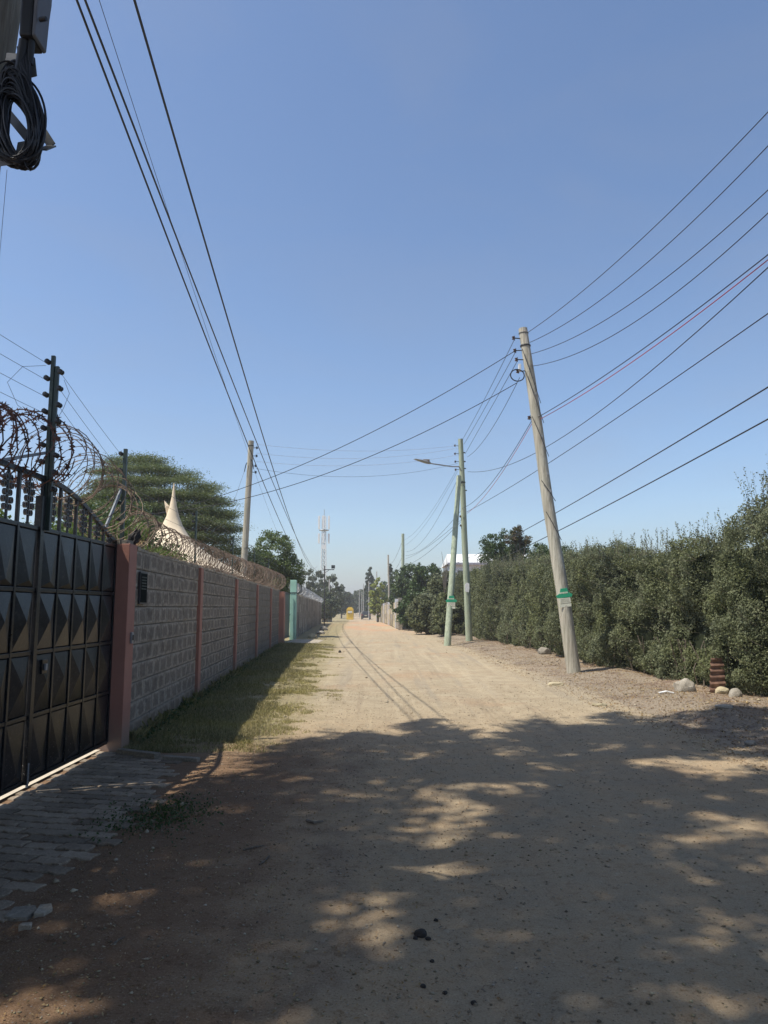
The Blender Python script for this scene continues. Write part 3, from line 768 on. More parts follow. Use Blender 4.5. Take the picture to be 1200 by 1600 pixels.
# grass verge
def grass():
    n = 210000; y = 8.5 + 23.5 * rng.random(n) ** 1.35
    x0 = -3.0 - .0645 * (y - 9) + .02; edge = road_c(y) - 2.2 + .0 * y
    u = rng.random(n); x = x0 + (edge + .5 - x0) * u
    P = np.stack([x, y, np.zeros(n)], -1); patch = fbm(P, 1.3, 77) + .5 * fbm(P, 6, 70, 2)
    dens = np.where(u < .45, 1, 1 - (u - .45) / .55) + .5 * patch
    k = (dens > np.where(u < .4, .42, .5) + .4 * rng.random(n)) & ~((y < 9.0) & (x > -2.2) & (rng.random(n) < .75)); x = x[k]; y = y[k]; u = u[k]; n = len(x)
    h = (.022 + .06 * rng.random(n) ** 2) * (1.0 - .6 * u) * (1 + .03 * (y - 9)); w = (.0034 + .0018 * rng.random(n)) * (1 + .05 * (y - 9))
    # taller weeds hugging the wall foot
    z = terrain(x, y); an = rng.random(n) * 6.28; lean = h * rng.normal(size=(n,)) * .7; la = rng.random(n) * 6.28
    A = np.stack([x - np.cos(an) * w, y - np.sin(an) * w, z], -1); B = np.stack([x + np.cos(an) * w, y + np.sin(an) * w, z], -1)
    D = np.stack([x + np.cos(la) * lean, y + np.sin(la) * lean, z + h], -1)
    V = np.stack([A, B, D], 1).reshape(-1, 3)
    dry = (u + .22 * rng.normal(size=n) + .25 * vnoise(np.stack([x, y, z * 0], -1), 1.1, 55)) > .4
    V = V.reshape(-1, 3, 3)
    for nm, sel, mt, lb in (('grass', ~dry, M['grassm'], 'short patchy green grass in the strip beside the block wall'), ('dry_grass', dry, M['drygrass'], 'thin straw coloured grass between the green strip and road')):
        q = V[sel].reshape(-1, 3); prop(mesh_np(nm, q, np.arange(len(q)).reshape(-1, 3), mt), lb, kind='stuff')
    # broad leaved weeds at wall foot and by pavers
    y = 9 + 22 * rng.random(2600) ** 1.5; x = wall_x(y) + .03 + np.abs(rng.normal(size=2600)) * .09
    P = np.stack([x, y, terrain(x, y) + .01 + rng.random(2600) * .07], -1); V1, F1 = leaves(P, .045, .028)
    tb = MB(); random.seed(8)
    for q in range(150):
        yb = 8.95 + 22 * random.random() ** 1.6; xb = wall_x(yb) + random.uniform(.03, .16); hh = random.uniform(.06, .2)
        for w_ in range(random.randint(7, 16)):
            a = random.uniform(0, 6.28); l = random.uniform(.2, .7) * hh; x1 = xb + random.uniform(-.03, .03); y1 = yb + random.uniform(-.03, .03); z1 = .02
            tb.add([(x1 - .003, y1, z1), (x1 + .003, y1, z1), (x1 + .5 * l * math.cos(a) + .002, y1 + .5 * l * math.sin(a), z1 + hh * .7), (x1 + l * math.cos(a), y1 + l * math.sin(a), z1 + hh * random.uniform(.7, 1.1))], [(0, 1, 2), (0, 2, 3)])
    prop(tb.build('grass_tufts', M['grassm']), 'taller grass tufts growing along the foot of the wall', kind='stuff')
    cx = rng.choice([-1.75, -1.62, -1.55, -2.0], 900); x = cx + rng.normal(size=900) * .13; y = 5.9 + rng.normal(size=900) * .28
    P = np.stack([x, y, terrain(x, y) + .012 + rng.random(900) * .02], -1); V2, F2 = leaves(P, .03, .015)
    prop(mesh_np('weeds', np.concatenate([V1, V2]), np.concatenate([F1, F2 + len(V1)]), M['mid']), 'low leafy weeds at the wall foot and beside the pavers', kind='stuff')
grass()

# ------------------------------------------------------------------ stones and small things on the ground
def at(px, py): p = G(px, py, .06); return (p.x, p.y)
jag('boulder', 'rounded grey boulder at foot of hedge left of rusty sheet', 'rock', at(1071, 1084), (.19, .16), .17, 3, M['rock'], 1)
jag('boulder', 'pale rough stone lying just left of the leaning pole', 'rock', at(851, 1024), (.21, .16), .15, 3, M['rock'], 2)
jag('flat_stone', 'flat yellowish stone half sunk in verge before the leaning pole', 'rock', at(868, 1067), (.17, .11), .07, 3, M['yrock'], 3, .5)
jag('flat_stone', 'low sandy stone at road edge below the leaning pole base', 'rock', at(937, 1097), (.12, .07), .05, 3, M['yrock'], 4, .5)
jag('rubble_stone', 'tan lump of rubble under the rusty corrugated sheet', 'rock', at(1128, 1086), (.13, .09), .09, 3, M['yrock'], 5)
jag('rubble_stone', 'broken brown rubble lump right of the rusty corrugated sheet', 'rock', at(1150, 1092), (.12, .1), .1, 3, M['rock'], 6)
jag('rubble_stone', 'flattish grey stone in the shade edge below the rubble', 'rock', at(1132, 1113), (.13, .08), .05, 3, M['rock'], 7, .6)
jag('rubble_stone', 'small stone nearest the right edge in the shade line', 'rock', at(1172, 1158), (.07, .05), .04, 3, M['rock'], 8)
jag('pale_stone', 'pale stone block on grass in front of the precast wall', 'rock', at(488, 996), (.22, .17), .2, 3, M['yrock'], 9)
jag('dark_stone', 'dark stone nearest the camera in the short row at left road edge', 'rock', at(501, 990), (.25, .2), .14, 3, M['rock'], 10)
jag('dark_stone', 'dark stone under the floodlight mast at road edge', 'rock', at(506, 984), (.3, .25), .2, 3, M['rock'], 11)
jag('small_clod', 'small dark clod alone on sunlit dirt beside far grass strip', 'clod', at(531, 1017), (.05, .05), .06, 3, M['dung'], 12)
for i, (a, b, s, l) in enumerate([(657, 1458, .03, 'largest dark clod in a cluster on the foreground road'), (649, 1463, .012, 'small dark clod touching the left of the largest clod'), (669, 1463, .014, 'dark clod just right of the largest clod'), (675, 1497, .011, 'dark clod with two specks below the main cluster'), (681, 1432, .012, 'dark clod alone above the main cluster'), (661, 1536, .013, 'dark clod left in the row close to bottom edge'), (695, 1542, .011, 'dark clod in middle of the row close to bottom edge'), (740, 1556, .013, 'dark clod right in the row close to bottom edge')]):
    p = G(a, b); jag('dirt_clod', l, 'clod', (p.x, p.y), (s, s * .8), s * .8, 2, M['dung'], 20 + i, group='dark clods on the foreground road')
def stick(pts, r, lab):
    q = [G(a, b) for a, b in pts]; c = q[0].copy()
    mb = MB().tube([Vector((p.x - c.x, p.y - c.y, T(p.x, p.y) + r * 1.2)) for p in q], [r, r * .9, r * .6][:len(q)], 6)
    o = mb.build('fallen_stick', M['bark'], loc=(c.x, c.y, 0), smooth=True); prop(o, lab, 'stick', 'fallen sticks on the road')
stick([(479, 1285), (491, 1288), (505, 1286)], .011, 'short dark stick lying crosswise in a shaded patch of road')
stick([(380, 1333), (397, 1330), (412, 1328)], .006, 'thin straight stick on the brown dirt left of the road centre')
stick([(405, 1356), (414, 1350), (421, 1342)], .006, 'curved little stick just below the thin straight stick')
stick([(176, 1482), (186, 1474), (195, 1470)], .005, 'dark twig near the bottom left corner of the road')
p = G(1041, 1089, .05); lt = MB().bar((-.12, 0, .01), (.02, .02, .035), .07, .012).bar((.02, .02, .035), (.13, -.02, .01), .06, .012).build('litter', M['plastic'], loc=(p.x, p.y, T(p.x, p.y) + .005)); prop(lt, 'scrap of white plastic litter left of the grey boulder', 'litter')

# corrugated sheet leaning in the hedge
def sheet():
    p = Vector((5.92, 13.35, .1)); n = 9; mb = MB(); w = .42; H = .62; V = []; Fs = []
    for i in range(29):
        s = i / 28; z = s * H; off = .011 * math.sin(s * math.pi * 2 * 6)
        for j in range(2): V.append((-w / 2 + j * w * (1 - .25 * s) + s * .26, off + s * .16, z))
    for i in range(28): Fs.append((2 * i, 2 * i + 1, 2 * i + 3, 2 * i + 2))
    nn = len(V); V2 = [(a, b + .004, c) for a, b, c in V]
    mb.add(V + V2, Fs + [tuple(nn + k for k in f)[::-1] for f in Fs] + [(0, 2, nn + 2, nn)])
    o = mb.build('corrugated_sheet', M['ruststeel'], smooth=True, loc=(p.x, p.y, T(p.x, p.y) - .02)); o.rotation_euler = (0, 0, R(25)); prop(o, 'rusty corrugated iron sheet propped upright in foot of hedge', 'metal sheet')
sheet()

# ------------------------------------------------------------------ the hedge
HY = [6, 9, 12, 13.5, 16.5, 18.5, 22, 25, 32, 38, 42, 48]
HX = [6.9, 6.75, 6.35, 6.15, 5.75, 5.5, 5.35, 5.2, 4.9, 4.5, 4.15, 3.75]
HH = [4.1, 3.85, 3.4, 2.98, 2.92, 2.98, 3.1, 3.25, 3.5, 3.6, 3.6, 3.4]
def hedge():
    t = empty('hedge', (6.0, 15, 0), 'long tall dark green hedge with loose top shoots along right verge', 'hedge')
    O = np.array([6.0, 15, 0])
    def surf(n, y0, y1, powr=1.0):
        y = y0 + (y1 - y0) * rng.random(n) ** powr; H = np.interp(y, HY, HH); Fx = np.interp(y, HY, HX)
        s = rng.random(n) * (H + 1.5)
        front = s < H
        z = np.where(front, s, H - .12 * np.abs(rng.normal(size=n))); x = np.where(front, Fx + .22 * (s / H) ** 2, Fx + .22 + (s - H))
        P = np.stack([x, y, z], -1); bulge = .36 * fbm(P, .75, 5, 2) + .18 * vnoise(P, 2.6, 8) + .07 * vnoise(P, 6, 9)
        inset = rng.exponential(.11, n)
        low = np.exp(-((z) / .22) ** 2) * .30
        N = np.where(front[:, None], [[-1, -.15, .25]], [[-.15, 0, 1]])
        P = P + N * (bulge - inset)[:, None]; P[:, 0] += low
        ks = ~((P[:, 2] < .72) & (np.abs(P[:, 1] - 13.35) < .42) & (P[:, 0] < 6.12)); P = P[ks]; N = N[ks]; n = len(P)
        hole = vnoise(P, 3.2, 15) + .5 * vnoise(P, 7, 16)
        k = (hole > -.42 + .25 * rng.random(n)) & (P[:, 2] > .03)
        return P[k], N[k]
    Vs = []; Fs = []; b = 0
    for n, y0, y1, L in ((120000, 8.5, 15, .043), (110000, 15, 23, .05), (110000, 23, 48, .07)):
        P, N = surf(n, y0, y1); sz = .6 + .75 * rng.random(len(P)); V, Fq = leaves(P - O, L * sz, L * .58 * sz, N, .38)
        Vs.append(V); Fs.append(Fq + b); b += len(V)
    mesh_np('foliage', np.concatenate(Vs), np.concatenate(Fs), M['hedge'], t)
    # dense inner growth
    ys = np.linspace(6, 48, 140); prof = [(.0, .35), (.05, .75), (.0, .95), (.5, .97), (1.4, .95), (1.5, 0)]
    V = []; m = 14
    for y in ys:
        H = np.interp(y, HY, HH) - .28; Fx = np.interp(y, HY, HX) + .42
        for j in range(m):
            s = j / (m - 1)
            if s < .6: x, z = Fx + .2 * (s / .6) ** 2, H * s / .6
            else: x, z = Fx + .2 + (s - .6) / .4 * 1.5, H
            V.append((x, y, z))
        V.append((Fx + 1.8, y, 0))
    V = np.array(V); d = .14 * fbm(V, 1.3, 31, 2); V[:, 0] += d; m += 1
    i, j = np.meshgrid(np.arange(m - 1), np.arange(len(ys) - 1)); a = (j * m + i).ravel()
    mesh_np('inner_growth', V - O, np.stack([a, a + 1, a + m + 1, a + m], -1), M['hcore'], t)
    # shoots sticking out on top
    mb = MB(); LP = []; 
    for q in range(950):
        y = 9 + 27 * random.random() ** 1.35; H = np.interp(y, HY, HH); Fx = np.interp(y, HY, HX)
        h = (.12 + .48 * random.random() ** 2.2) * (1.5 if y < 13 else 1.0); x = Fx + random.uniform(.0, .9); lean = Vector((random.uniform(-.25, .2), random.uniform(-.25, .25), 1)) * h
        a = Vector((x, y, H - .15)); mb.tube([a, a + lean * .55 + Vector((.01, 0, 0)), a + lean * 1.15], [.004, .003, .0015], 3)
        for s in np.arange(.12, 1.15, .035 / h):
            LP.append(a + lean * s + Vector((random.uniform(-.03, .03), random.uniform(-.03, .03), 0)))
    # shoots poking from the face
    for q in range(500):
        y = 9 + 26 * random.random() ** 1.3; H = np.interp(y, HY, HH); Fx = np.interp(y, HY, HX); z = random.uniform(.3, H)
        a = Vector((Fx + .05, y, z)); d = Vector((-1, random.uniform(-.6, .4), random.uniform(.0, .9))).normalized() * random.uniform(.18, .42)
        mb.tube([a, a + d * .6, a + d + Vector((0, 0, .03))], [.004, .003, .0015], 3)
        for s in np.arange(.3, 1.05, .11): LP.append(a + d * s + Vector((random.uniform(-.025, .025),) * 3))
    base = np.array([tuple(p) for p in LP]); V, Fq = leaves(base - O, .045 * (.7 + .6 * rng.random(len(base))), .027)
    mesh_np('shoot_leaves', V, Fq, M['hedge'], t)
    o = mb.build('shoots', M['bark'], t); o.location = tuple(-O)
    # woody stems at the foot
    mb = MB()
    for q in range(90):
        y = random.uniform(9, 36); Fx = np.interp(y, HY, HX); a = Vector((Fx + random.uniform(.15, .5), y, 0)); 
        mb.tube([a, a + Vector((random.uniform(-.1, .1), random.uniform(-.1, .1), .4)), a + Vector((random.uniform(-.3, .1), random.uniform(-.2, .2), .95))], [.018, .013, .008], 5)
    o = mb.build('stems', M['bark'], t); o['kind'] = 'stuff'; o.location = tuple(-O)
hedge()

# ------------------------------------------------------------------ utility poles
def pole(name, lab, base, top, r0, r1, m, seed=0, group=None):
    base = Vector(base); top = Vector(top); t = empty(name, base, lab, 'utility pole', group)
    d = top - base; mb = MB(); n = 18; pts = []; rad = []
    for i in range(n + 1):
        s = i / n; w = Vector((mnoise.noise(Vector((s * 3, seed, 0))), mnoise.noise(Vector((s * 3, seed, 9))), 0)) * .035 * math.sin(math.pi * s)
        pts.append(d * s * 1.0 + w); rad.append((r0 + (r1 - r0) * s) * (1 + .035 * mnoise.noise(Vector((s * 16, seed, 3)))))
    pts.insert(0, Vector((-d.x * .03, -d.y * .03, -.4))); rad.insert(0, r0 * 1.02)
    mb.tube(pts, rad, 16)
    mb.build('shaft', m, t, smooth=True)
    return t, d
def on(t, d, s): return d * s
def insulator(parent, p, side=(-1, 0, 0), L=.16, m=None):
    s = Vector(side).normalized(); a = Vector(p)
    br = MB().bar(a, a + s * L, .025, .02).bar(a + s * L + Vector((0, 0, -.06)), a + s * L + Vector((0, 0, .06)), .018).build('bracket', M['dark_steel'], parent)
    MB().lathe([(.022, -.045), (.04, -.035), (.04, -.018), (.024, -.008), (.024, .008), (.04, .018), (.04, .035), (.022, .045)], 10, tuple(a + s * (L + .03))).build('spool', m or M['insulb'], br, smooth=True)
def stickers(t, dv, z, s=1.0, rr=.16, dx=0):
    """green house-shaped sign with a cream card, nailed on the road side of the pole"""
    p = t.location + dv * (z / dv.z) + Vector((dx, -rr, 0))
    o = empty('pole_sign', p, '', 'sign'); 
    MB().prism([(-.17 * s, 0), (.17 * s, 0), (.2 * s, .06 * s), (.11 * s, .11 * s), (.09 * s, .22 * s), (-.07 * s, .22 * s), (-.1 * s, .11 * s), (-.2 * s, .06 * s)], -.012, .0, 'y').build('green_board', M['signgreen'], o, bevel=.003)
    MB().bb(-.13 * s, .13 * s, -.012, 0, -.13 * s, -.01 * s).build('cream_card', M['cream'], o)
    MB().bb(-.15 * s, .13 * s, -.012, 0, -.22 * s, -.145 * s).build('cream_strip', M['cream'], o)
    mb = MB(); x = -.1
    while x < .08:
        w = random.uniform(.012, .03); mb.bb(x * s, (x + w) * s, -.0145, -.0122, .095 * s, .135 * s); x += w + .009
    mb.build('white_lettering', M['cream'], o)['kind'] = 'stuff'
    mb = MB()
    for r in range(3):
        x = -.1
        while x < .09:
            w = random.uniform(.01, .03); mb.bb(x * s, (x + w) * s, -.0142, -.0122, (-.04 - r * .03) * s, (-.032 - r * .03) * s); x += w + .01
    mb.build('faded_lettering', M['yrock'], o)['kind'] = 'stuff'
    return o

# leaning pole
lb = G(897, 1050, .1); lt_ = W(817, 514, 18.55)
lp, ld = pole('utility_pole', 'weathered grey timber pole leaning left in front of the hedge', (lb.x, lb.y, .05), lt_, .165, .115, M['wood_grey'], 1)
for s, sd in ((.968, (-1, -.2, 0)), (.93, (-1, .1, 0)), (.90, (-1, -.1, 0)), (.865, (-1, .2, 0))): insulator(lp, ld * s + Vector((-.11, -.02, 0)), sd, .16)
insulator(lp, ld * .72 + Vector((-.12, 0, 0)), (-1, 0, 0), .03)
MB().lathe([(.135, -.02), (.14, 0), (.135, .02)], 16, tuple(ld * .945)).build('steel_band', M['dark_steel'], lp)
MB().lathe([(.128, -.008), (.13, 0), (.128, .008)], 16, tuple(ld * .985)).build('wire_band', M['dark_steel'], lp)
MB().tube([Vector((-.33, -.05, 0)) + ld * .85 + Vector((.17 * math.cos(a), .03 * math.sin(a), .16 * math.sin(a))) * (1 + .04 * k) for k in range(3) for a in np.linspace(0, 6.28, 22)], .009, 5).build('cable_coil', M['wire'], lp)
MB().bb(-.27, -.20, -.04, .03, -.1, .1).build('fuse_holder', M['white'], lp, loc=tuple(ld * .875), bevel=.01)
for k, (s0, s1) in enumerate([(.93, .76), (.86, .70), (.72, .60), (.44, .36), (.53, .47)]):
    MB().tube([ld * (s0 + (s1 - s0) * f) + Vector((-.13 + .27 * f, -.14 - .03 * math.sin(f * 3.1), 0)) for f in np.linspace(0, 1, 9)], .009, 5).build('slack_cable', M['wire'], lp)
for s in (.55, .5, .66, .79): MB().box(ld * s + Vector((.06, -.135, 0)), (.03, .03, .07)).build('cable_clip', M['galv'], lp)
sg = stickers(lp, ld, 1.78, 1.0, .175); sg['label'] = 'green house shaped notice with cream card on leaning pole'
sg.rotation_euler = (0, R(-7), 0)

# A-shaped pair
ab = G(742, 1004, .1); at_ = W(719.5, 686, 34.0)
ap, ad = pole('utility_pole', 'tall greenish timber pole carrying a street lamp, right leg of A shape', (ab.x, 34.2, .05), at_, .165, .115, M['wood_green'], 4)
bb = G(699, 1007, .05); bt = W(717, 744, 33.6)
bp, bd = pole('pole_prop', 'shorter greenish timber prop pole, left leg of the A shape', (bb.x, bb.y, .02), bt, .15, .11, M['wood_green'], 6)
for s, sd in ((.965, (-1, -.3, 0)), (.925, (-1, 0, 0)), (.885, (-1, 0, 0)), (.845, (-1, .2, 0)), (.79, (-1, -.5, 0)), (.61, (-1, -.5, 0)), (.565, (-1, -.5, 0))):
    insulator(ap, ad * s + Vector((-.1, -.02, 0)), sd, .17 if s > .83 else .06)
for s in (.93, .885, .85, .74): MB().box(ad * s + Vector((.15, -.03, 0)), (.08, .05, .05)).build('bolt', M['dark_steel'], ap)
MB().lathe([(.145, -.03), (.15, 0), (.145, .03)], 16, tuple(ad * .78)).build('steel_band', M['dark_steel'], ap)
MB().prism([(-.1, -.2), (.06, -.24), (.1, -.05), (.09, .17), (-.02, .22), (-.12, .1)], -.17, -.158, 'y').build('peeled_notice', M['white'], ap, loc=tuple(ad * .262 + Vector((.0, 0, 0))))
sg = stickers(bp, bd, 1.8, 1.25, .165, .03); sg['label'] = 'green house shaped notice with cream card on A shape prop pole'
# street lamp on a bracket arm
a = W(721, 736, 33.85); b = W(717, 729, 33.7); c = W(706, 729, 33.3); d = W(672, 724, 32.6); e = W(648, 717.5, 32.1)
sl = empty('street_lamp', a, 'street lamp head on thin arm reaching left from A shape pole', 'street lamp')
MB().tube([p - a for p in (a, b, c, d)], .03, 8).build('arm', M['galv'], sl, smooth=True)
dd = (e - d); mb = MB(); U = Vector((0, 0, 1)); S = dd.cross(U).normalized()
sec = [(0, .06, .06), (.2, .13, .07), (.45, .14, .055), (1, .1, .02)]
V = []
for s, wd, ht in sec:
    p = d - a + dd * s
    V += [p - S * wd, p - S * wd * .7 + U * ht, p + S * wd * .7 + U * ht, p + S * wd, p + S * wd * .6 - U * ht * .6, p - S * wd * .6 - U * ht * .6]
Fs = [(i * 6 + k, i * 6 + (k + 1) % 6, i * 6 + 6 + (k + 1) % 6, i * 6 + 6 + k) for i in range(3) for k in range(6)] + [tuple(range(6))[::-1], tuple(range(18, 24))]
mb.add(V, Fs).build('lamp_head', M['galv'], sl, smooth=True)
MB().box(d - a + dd * .25 + Vector((0, 0, .08)), (.3, .16, .1)).build('driver_box', pmat('lamp_brown', (.16, .12, .09), .6), sl, bevel=.02)

# left pole
qb = Vector((-5.62, 29, 0)); qt = W(392.5, 689, 29)
qp, qd = pole('utility_pole', 'grey timber pole rising behind the block wall right of acacia', qb, qt, .145, .11, M['wood_grey'], 8)
for s, sd in ((.965, (1, -.1, 0)), (.925, (1, 0, 0)), (.875, (1, -.3, 0)), (.845, (1, .2, 0))): insulator(qp, qd * s + Vector((.1, -.02, 0)), sd, .13, M['insul'])
MB().lathe([(.125, -.012), (.127, .012)], 16, tuple(qd * .975)).build('steel_band', M['dark_steel'], qp)
for sgn, s0 in ((-1, .865), (1, .88)):
    MB().tube([qd * s0 + Vector((sgn * (.08 + .09 * math.sin(a * .5)), -.13, .17 * math.cos(a))) for a in np.linspace(0, 6.28, 20)] + [qd * s0 + Vector((sgn * (.08 + .11 * math.sin(a * .5)), -.14, .2 * math.cos(a))) for a in np.linspace(0, 6.28, 20)], .009, 5).build('cable_loop', M['wire'], qp)

# far poles down the road
for i, (px, py, d, zb, r, mt, lab) in enumerate([
    (629.5, 834, 66, .0, .17, 'wood_green', 'distant thick timber pole rising above the bushes left of A shape'),
    (606.5, 867, 90, -.2, .13, 'wood_grey', 'distant leaning timber pole before the pale perimeter wall'),
    (588.5, 893, 110, -.4, .10, 'concrete_pole', 'distant slim pale post in front of lime coloured tree'),
    (576.5, 908, 125, -.5, .09, 'concrete_pole', 'distant slim post behind and right of the dark car'),
    (568, 912, 150, -.6, .09, 'concrete_pole', 'very distant slim post directly above the dark car'),
    (561.5, 922, 165, -.6, .09, 'concrete_pole', 'very distant slim post just left of the dark car'),
    (565.5, 925, 180, -.6, .09, 'concrete_pole', 'farthest slim post of the row before the dark car'),
    (515, 905, 95, -.3, .11, 'concrete_pole', 'distant slim pole on the left just behind the floodlight mast')]):
    tp = W(px, py, d); bx = {0: 629.5, 1: 608.5}.get(i, px); bs = W(bx, 950, d)
    if i == 7: bs = W(513.5, 950, d)
    pole('utility_pole' if i < 2 else 'lamp_post', lab, (bs.x, d, zb), tp, r, r * .75, M[mt], 20 + i)
    
# ------------------------------------------------------------------ near corner pole with box, brackets and cable coil
def corner():
    d = 4.0; top = W(2, -60, d); base = Vector((-2.66, d, 0)); top = base + (W(-22, 130, d) - base) * 1.35
    base += Vector((-.11, .15, 0)); top += Vector((-.095, .15, 0))
    t, dv = pole('utility_pole', 'dark near pole cut off by the top left corner, behind cables', base, top, .17, .135, M['wood_near'], 33)
    # junction box
    bx = empty('junction_box', W(52, 25, 3.8), 'black junction box with grey side on top left corner pole', 'box')
    o = bx.location
    MB().bb(-.05, .02, -.05, .1, -.16, .5).build('black_housing', M['black_box'], bx, bevel=.012)
    MB().prism([(.021, -.16), (.04, -.15), (.046, .05), (.054, .15), (.05, .5), (.021, .5)], -.045, .1, 'y').build('grey_cover', M['grey_box'], bx, bevel=.008)
    MB().tube([(.055, -.03, -.05), (.095, -.04, -.052)], .013, 10).build('cover_knob', M['black_box'], bx, smooth=True)
    # cable glands hanging from it
    MB().tube([(-.04, .0, -.16), (-.065, .0, -.42)], [.03, .024], 10).tube([(.0, 0, -.16), (.0, 0, -.3)], [.02, .016], 10).build('cable_gland', M['black_box'], bx, smooth=True)
    # cable coil
    c = W(24, 180, 3.8); cc = empty('cable_coil', c, 'large hanging coil of black cable on top left corner pole', 'cable')
    mb = MB(); random.seed(5)
    for k in range(58):
        a = .150 + random.uniform(-.085, .012); b = .31 + random.uniform(-.12, .01); tl = R(20 + random.uniform(-12, 12)); ox = random.uniform(-.02, .02) + (.150 - a) * .25; oz = (.30 - b) * -.8 + random.uniform(-.01, .01); oy = random.uniform(-.04, .04)
        ph = random.uniform(0, 6); pts = []
        for an in np.linspace(0, 2 * math.pi, 34, endpoint=False):
            x = a * math.cos(an) * (1 - .12 * math.sin(an)); z = b * math.sin(an)
            x, z = x * math.cos(tl) + z * math.sin(tl) * -.45, z
            pts.append((x + ox, oy + .02 * math.sin(an * 2 + ph), z + oz))
        mb.tube(pts, random.choice((.0045, .0055, .007)), 5, closed=True)
    mb.build('coil_loops', M['wire'], cc)
    mb = MB()
    for k in range(20):
        x0 = random.uniform(.015, .075); mb.tube([(x0 - .03, 0, .42), (x0, -.02, .3), (.09 + .01 * k % 3 * .01 + random.uniform(0, .02), -.03, .05), (.105 + random.uniform(-.02, .01), -.02, -.14), (.06, 0, -.26)], .005, 5)
    mb.build('hanging_leads', M['wire'], cc)
    MB().tube([(.05, -.03, -.27), (.08, -.03, -.29), (.1, -.035, -.33), (.125, -.04, -.36)], .003, 5).build('loose_tail', M['wire'], cc)
    # steel brackets
    br = empty('cable_bracket', W(40, 200, 3.85), 'flat grey steel bracket arms holding the cable coil', 'bracket')
    bo = br.location
    def q(px, py, dd=0): return W(px, py, 3.85 + dd) - bo
    for lst in ([(10, 90, .1), (48, 92, 0), (51, 120, -.02)], [(8, 172, .1), (46, 218, -.02)], [(60, 195, .12), (81, 228, .1), (66, 234, .0)], [(0, 252, -.03), (30, 248, -.08), (35, 222, -.02)], [(2, 118, -.05), (9, 140, -.05)]):
        mb = MB(); pp = [q(*a) for a in lst]
        for a, b in zip(pp[:-1], pp[1:]): mb.bar(a, b, .05, .008, up=(0, 1, .3))
        mb.build('bracket_arm', M['bracket'], br)
corner()

# ------------------------------------------------------------------ overhead wires
def wire(lab, a, b, mid=None, r=.01, m='wire', ext=(0, 0), n=40, group=None, name='overhead_wire', sag=None):
    A = W(*a) if len(a) == 3 else Vector(a[:3]); B = W(*b) if len(b) == 3 else Vector(b[:3])
    best = 0
    if mid:
        bd = 1e9
        for s in np.linspace(-.5, 4, 181):
            for t in np.linspace(.05, .95, 46):
                p = A.lerp(B, t); p.z -= 4 * s * t * (1 - t); x, y = proj(p); dd = (x - mid[0]) ** 2 + (y - mid[1]) ** 2
                if dd < bd: bd = dd; best = s
    elif sag is not None: best = sag
    pts = []
    for t in np.linspace(-ext[0], 1 + ext[1], n):
        p = A + (B - A) * t; p.z -= 4 * best * t * (1 - t); pts.append(p)
    c = pts[0].copy()
    o = MB().tube([p - c for p in pts], r, 5).build(name, M[m], loc=c); prop(o, lab, 'wire' if name != 'fence_wire' else 'fence wire', group)
    return o
# left bundle overhead running away along the road
wire('leftmost thick black overhead wire from top edge passing left pole', (120, 0, 5.6), (500, 905, 90), (385, 705), .011, ext=(.12, 0))
wire('second black overhead wire from top edge, beside the leftmost', (133, 0, 5.6), (497, 893, 90), (405, 700), .011, ext=(.12, 0))
wire('hair thin overhead wire between the two pairs of thick ones', (155, 0, 5.6), (480, 900, 80), (291, 400), .003, ext=(.12, 0))
wire('rightmost thick black overhead wire of the bundle at top left', (210, 0, 5.6), (496, 884, 90), (400, 660), .012, ext=(.12, 0))
# from leaning pole to the right, towards the camera
TP = 18.4
wire('highest thin wire rising right from the leaning pole top', (824, 520, TP), (1200, 175, 10), (1000, 375), .008, ext=(0, .8))
wire('second thin wire rising right from the leaning pole top', (828, 535, TP), (1200, 228, 10), (1000, 418), .008, ext=(0, .8))
wire('third thin wire rising right from the leaning pole, slightly wavy', (830, 553, TP), (1200, 297, 10), (1010, 455), .008, ext=(0, .8))
wire('fourth thin wire rising right from the leaning pole, sagging', (832, 572, TP), (1200, 333, 10), (1010, 490), .008, ext=(0, .8))
wire('black wire just above the red one on the right', (835, 655, TP), (1200, 398, 10), (1010, 540), .009, ext=(0, .8))
wire('red wire rising right from the middle of leaning pole', (838, 658, TP), (1200, 406, 10), (1010, 552), .008, 'redwire', ext=(0, .8))
wire('black wire crossing behind leaning pole to the A shape pole top', (731, 737, 33.8), (1200, 418, 10), (1000, 595), .009, ext=(0, .7))
wire('black wire crossing behind leaning pole to the A shape pole middle', (729, 800, 33.9), (1200, 490, 10), (935, 675), .009, ext=(0, .7))
wire('upper of two lowest thick wires crossing the leaning pole', (712, 880, 55), (1200, 605, 12), (865, 803), .014, ext=(0, .5))
wire('lowest thick wire at the right, crossing below leaning pole middle', (700, 905, 55), (1200, 655, 12), (870, 832), .014, ext=(0, .5))
# across the road to the left
wire('upper service wire crossing the road from leaning pole to the left', (805, 548, TP), (246, 802, 24), (470, 729), .01)
wire('lower service wire crossing the road from leaning pole to the left', (808, 598, TP), (200, 805, 24), (480, 748), .01)
# leaning pole to A pole
for i, (x0, y0, x1, y1, mx, my, l) in enumerate([(803, 532, 722, 688, 762, 615, 'topmost'), (806, 549, 725, 694, 775, 605, 'second'), (809, 563, 727, 709, 775, 625, 'third'), (812, 590, 730, 714, 770, 668, 'lowest')]):
    wire(l + ' of four thin wires between leaning pole and A shape pole', (x0, y0, 18.4), (x1, y1, 33.9), (mx, my), .008)
wire('twisted cable pair, left strand, from leaning pole to A shape pole', (831, 657, 18.4), (725, 793, 33.8), (785, 730), .009)
wire('twisted cable pair, right strand with red tint, from leaning pole middle', (831, 662, 18.4), (730, 802, 33.8), (785, 736), .008, 'redwire')
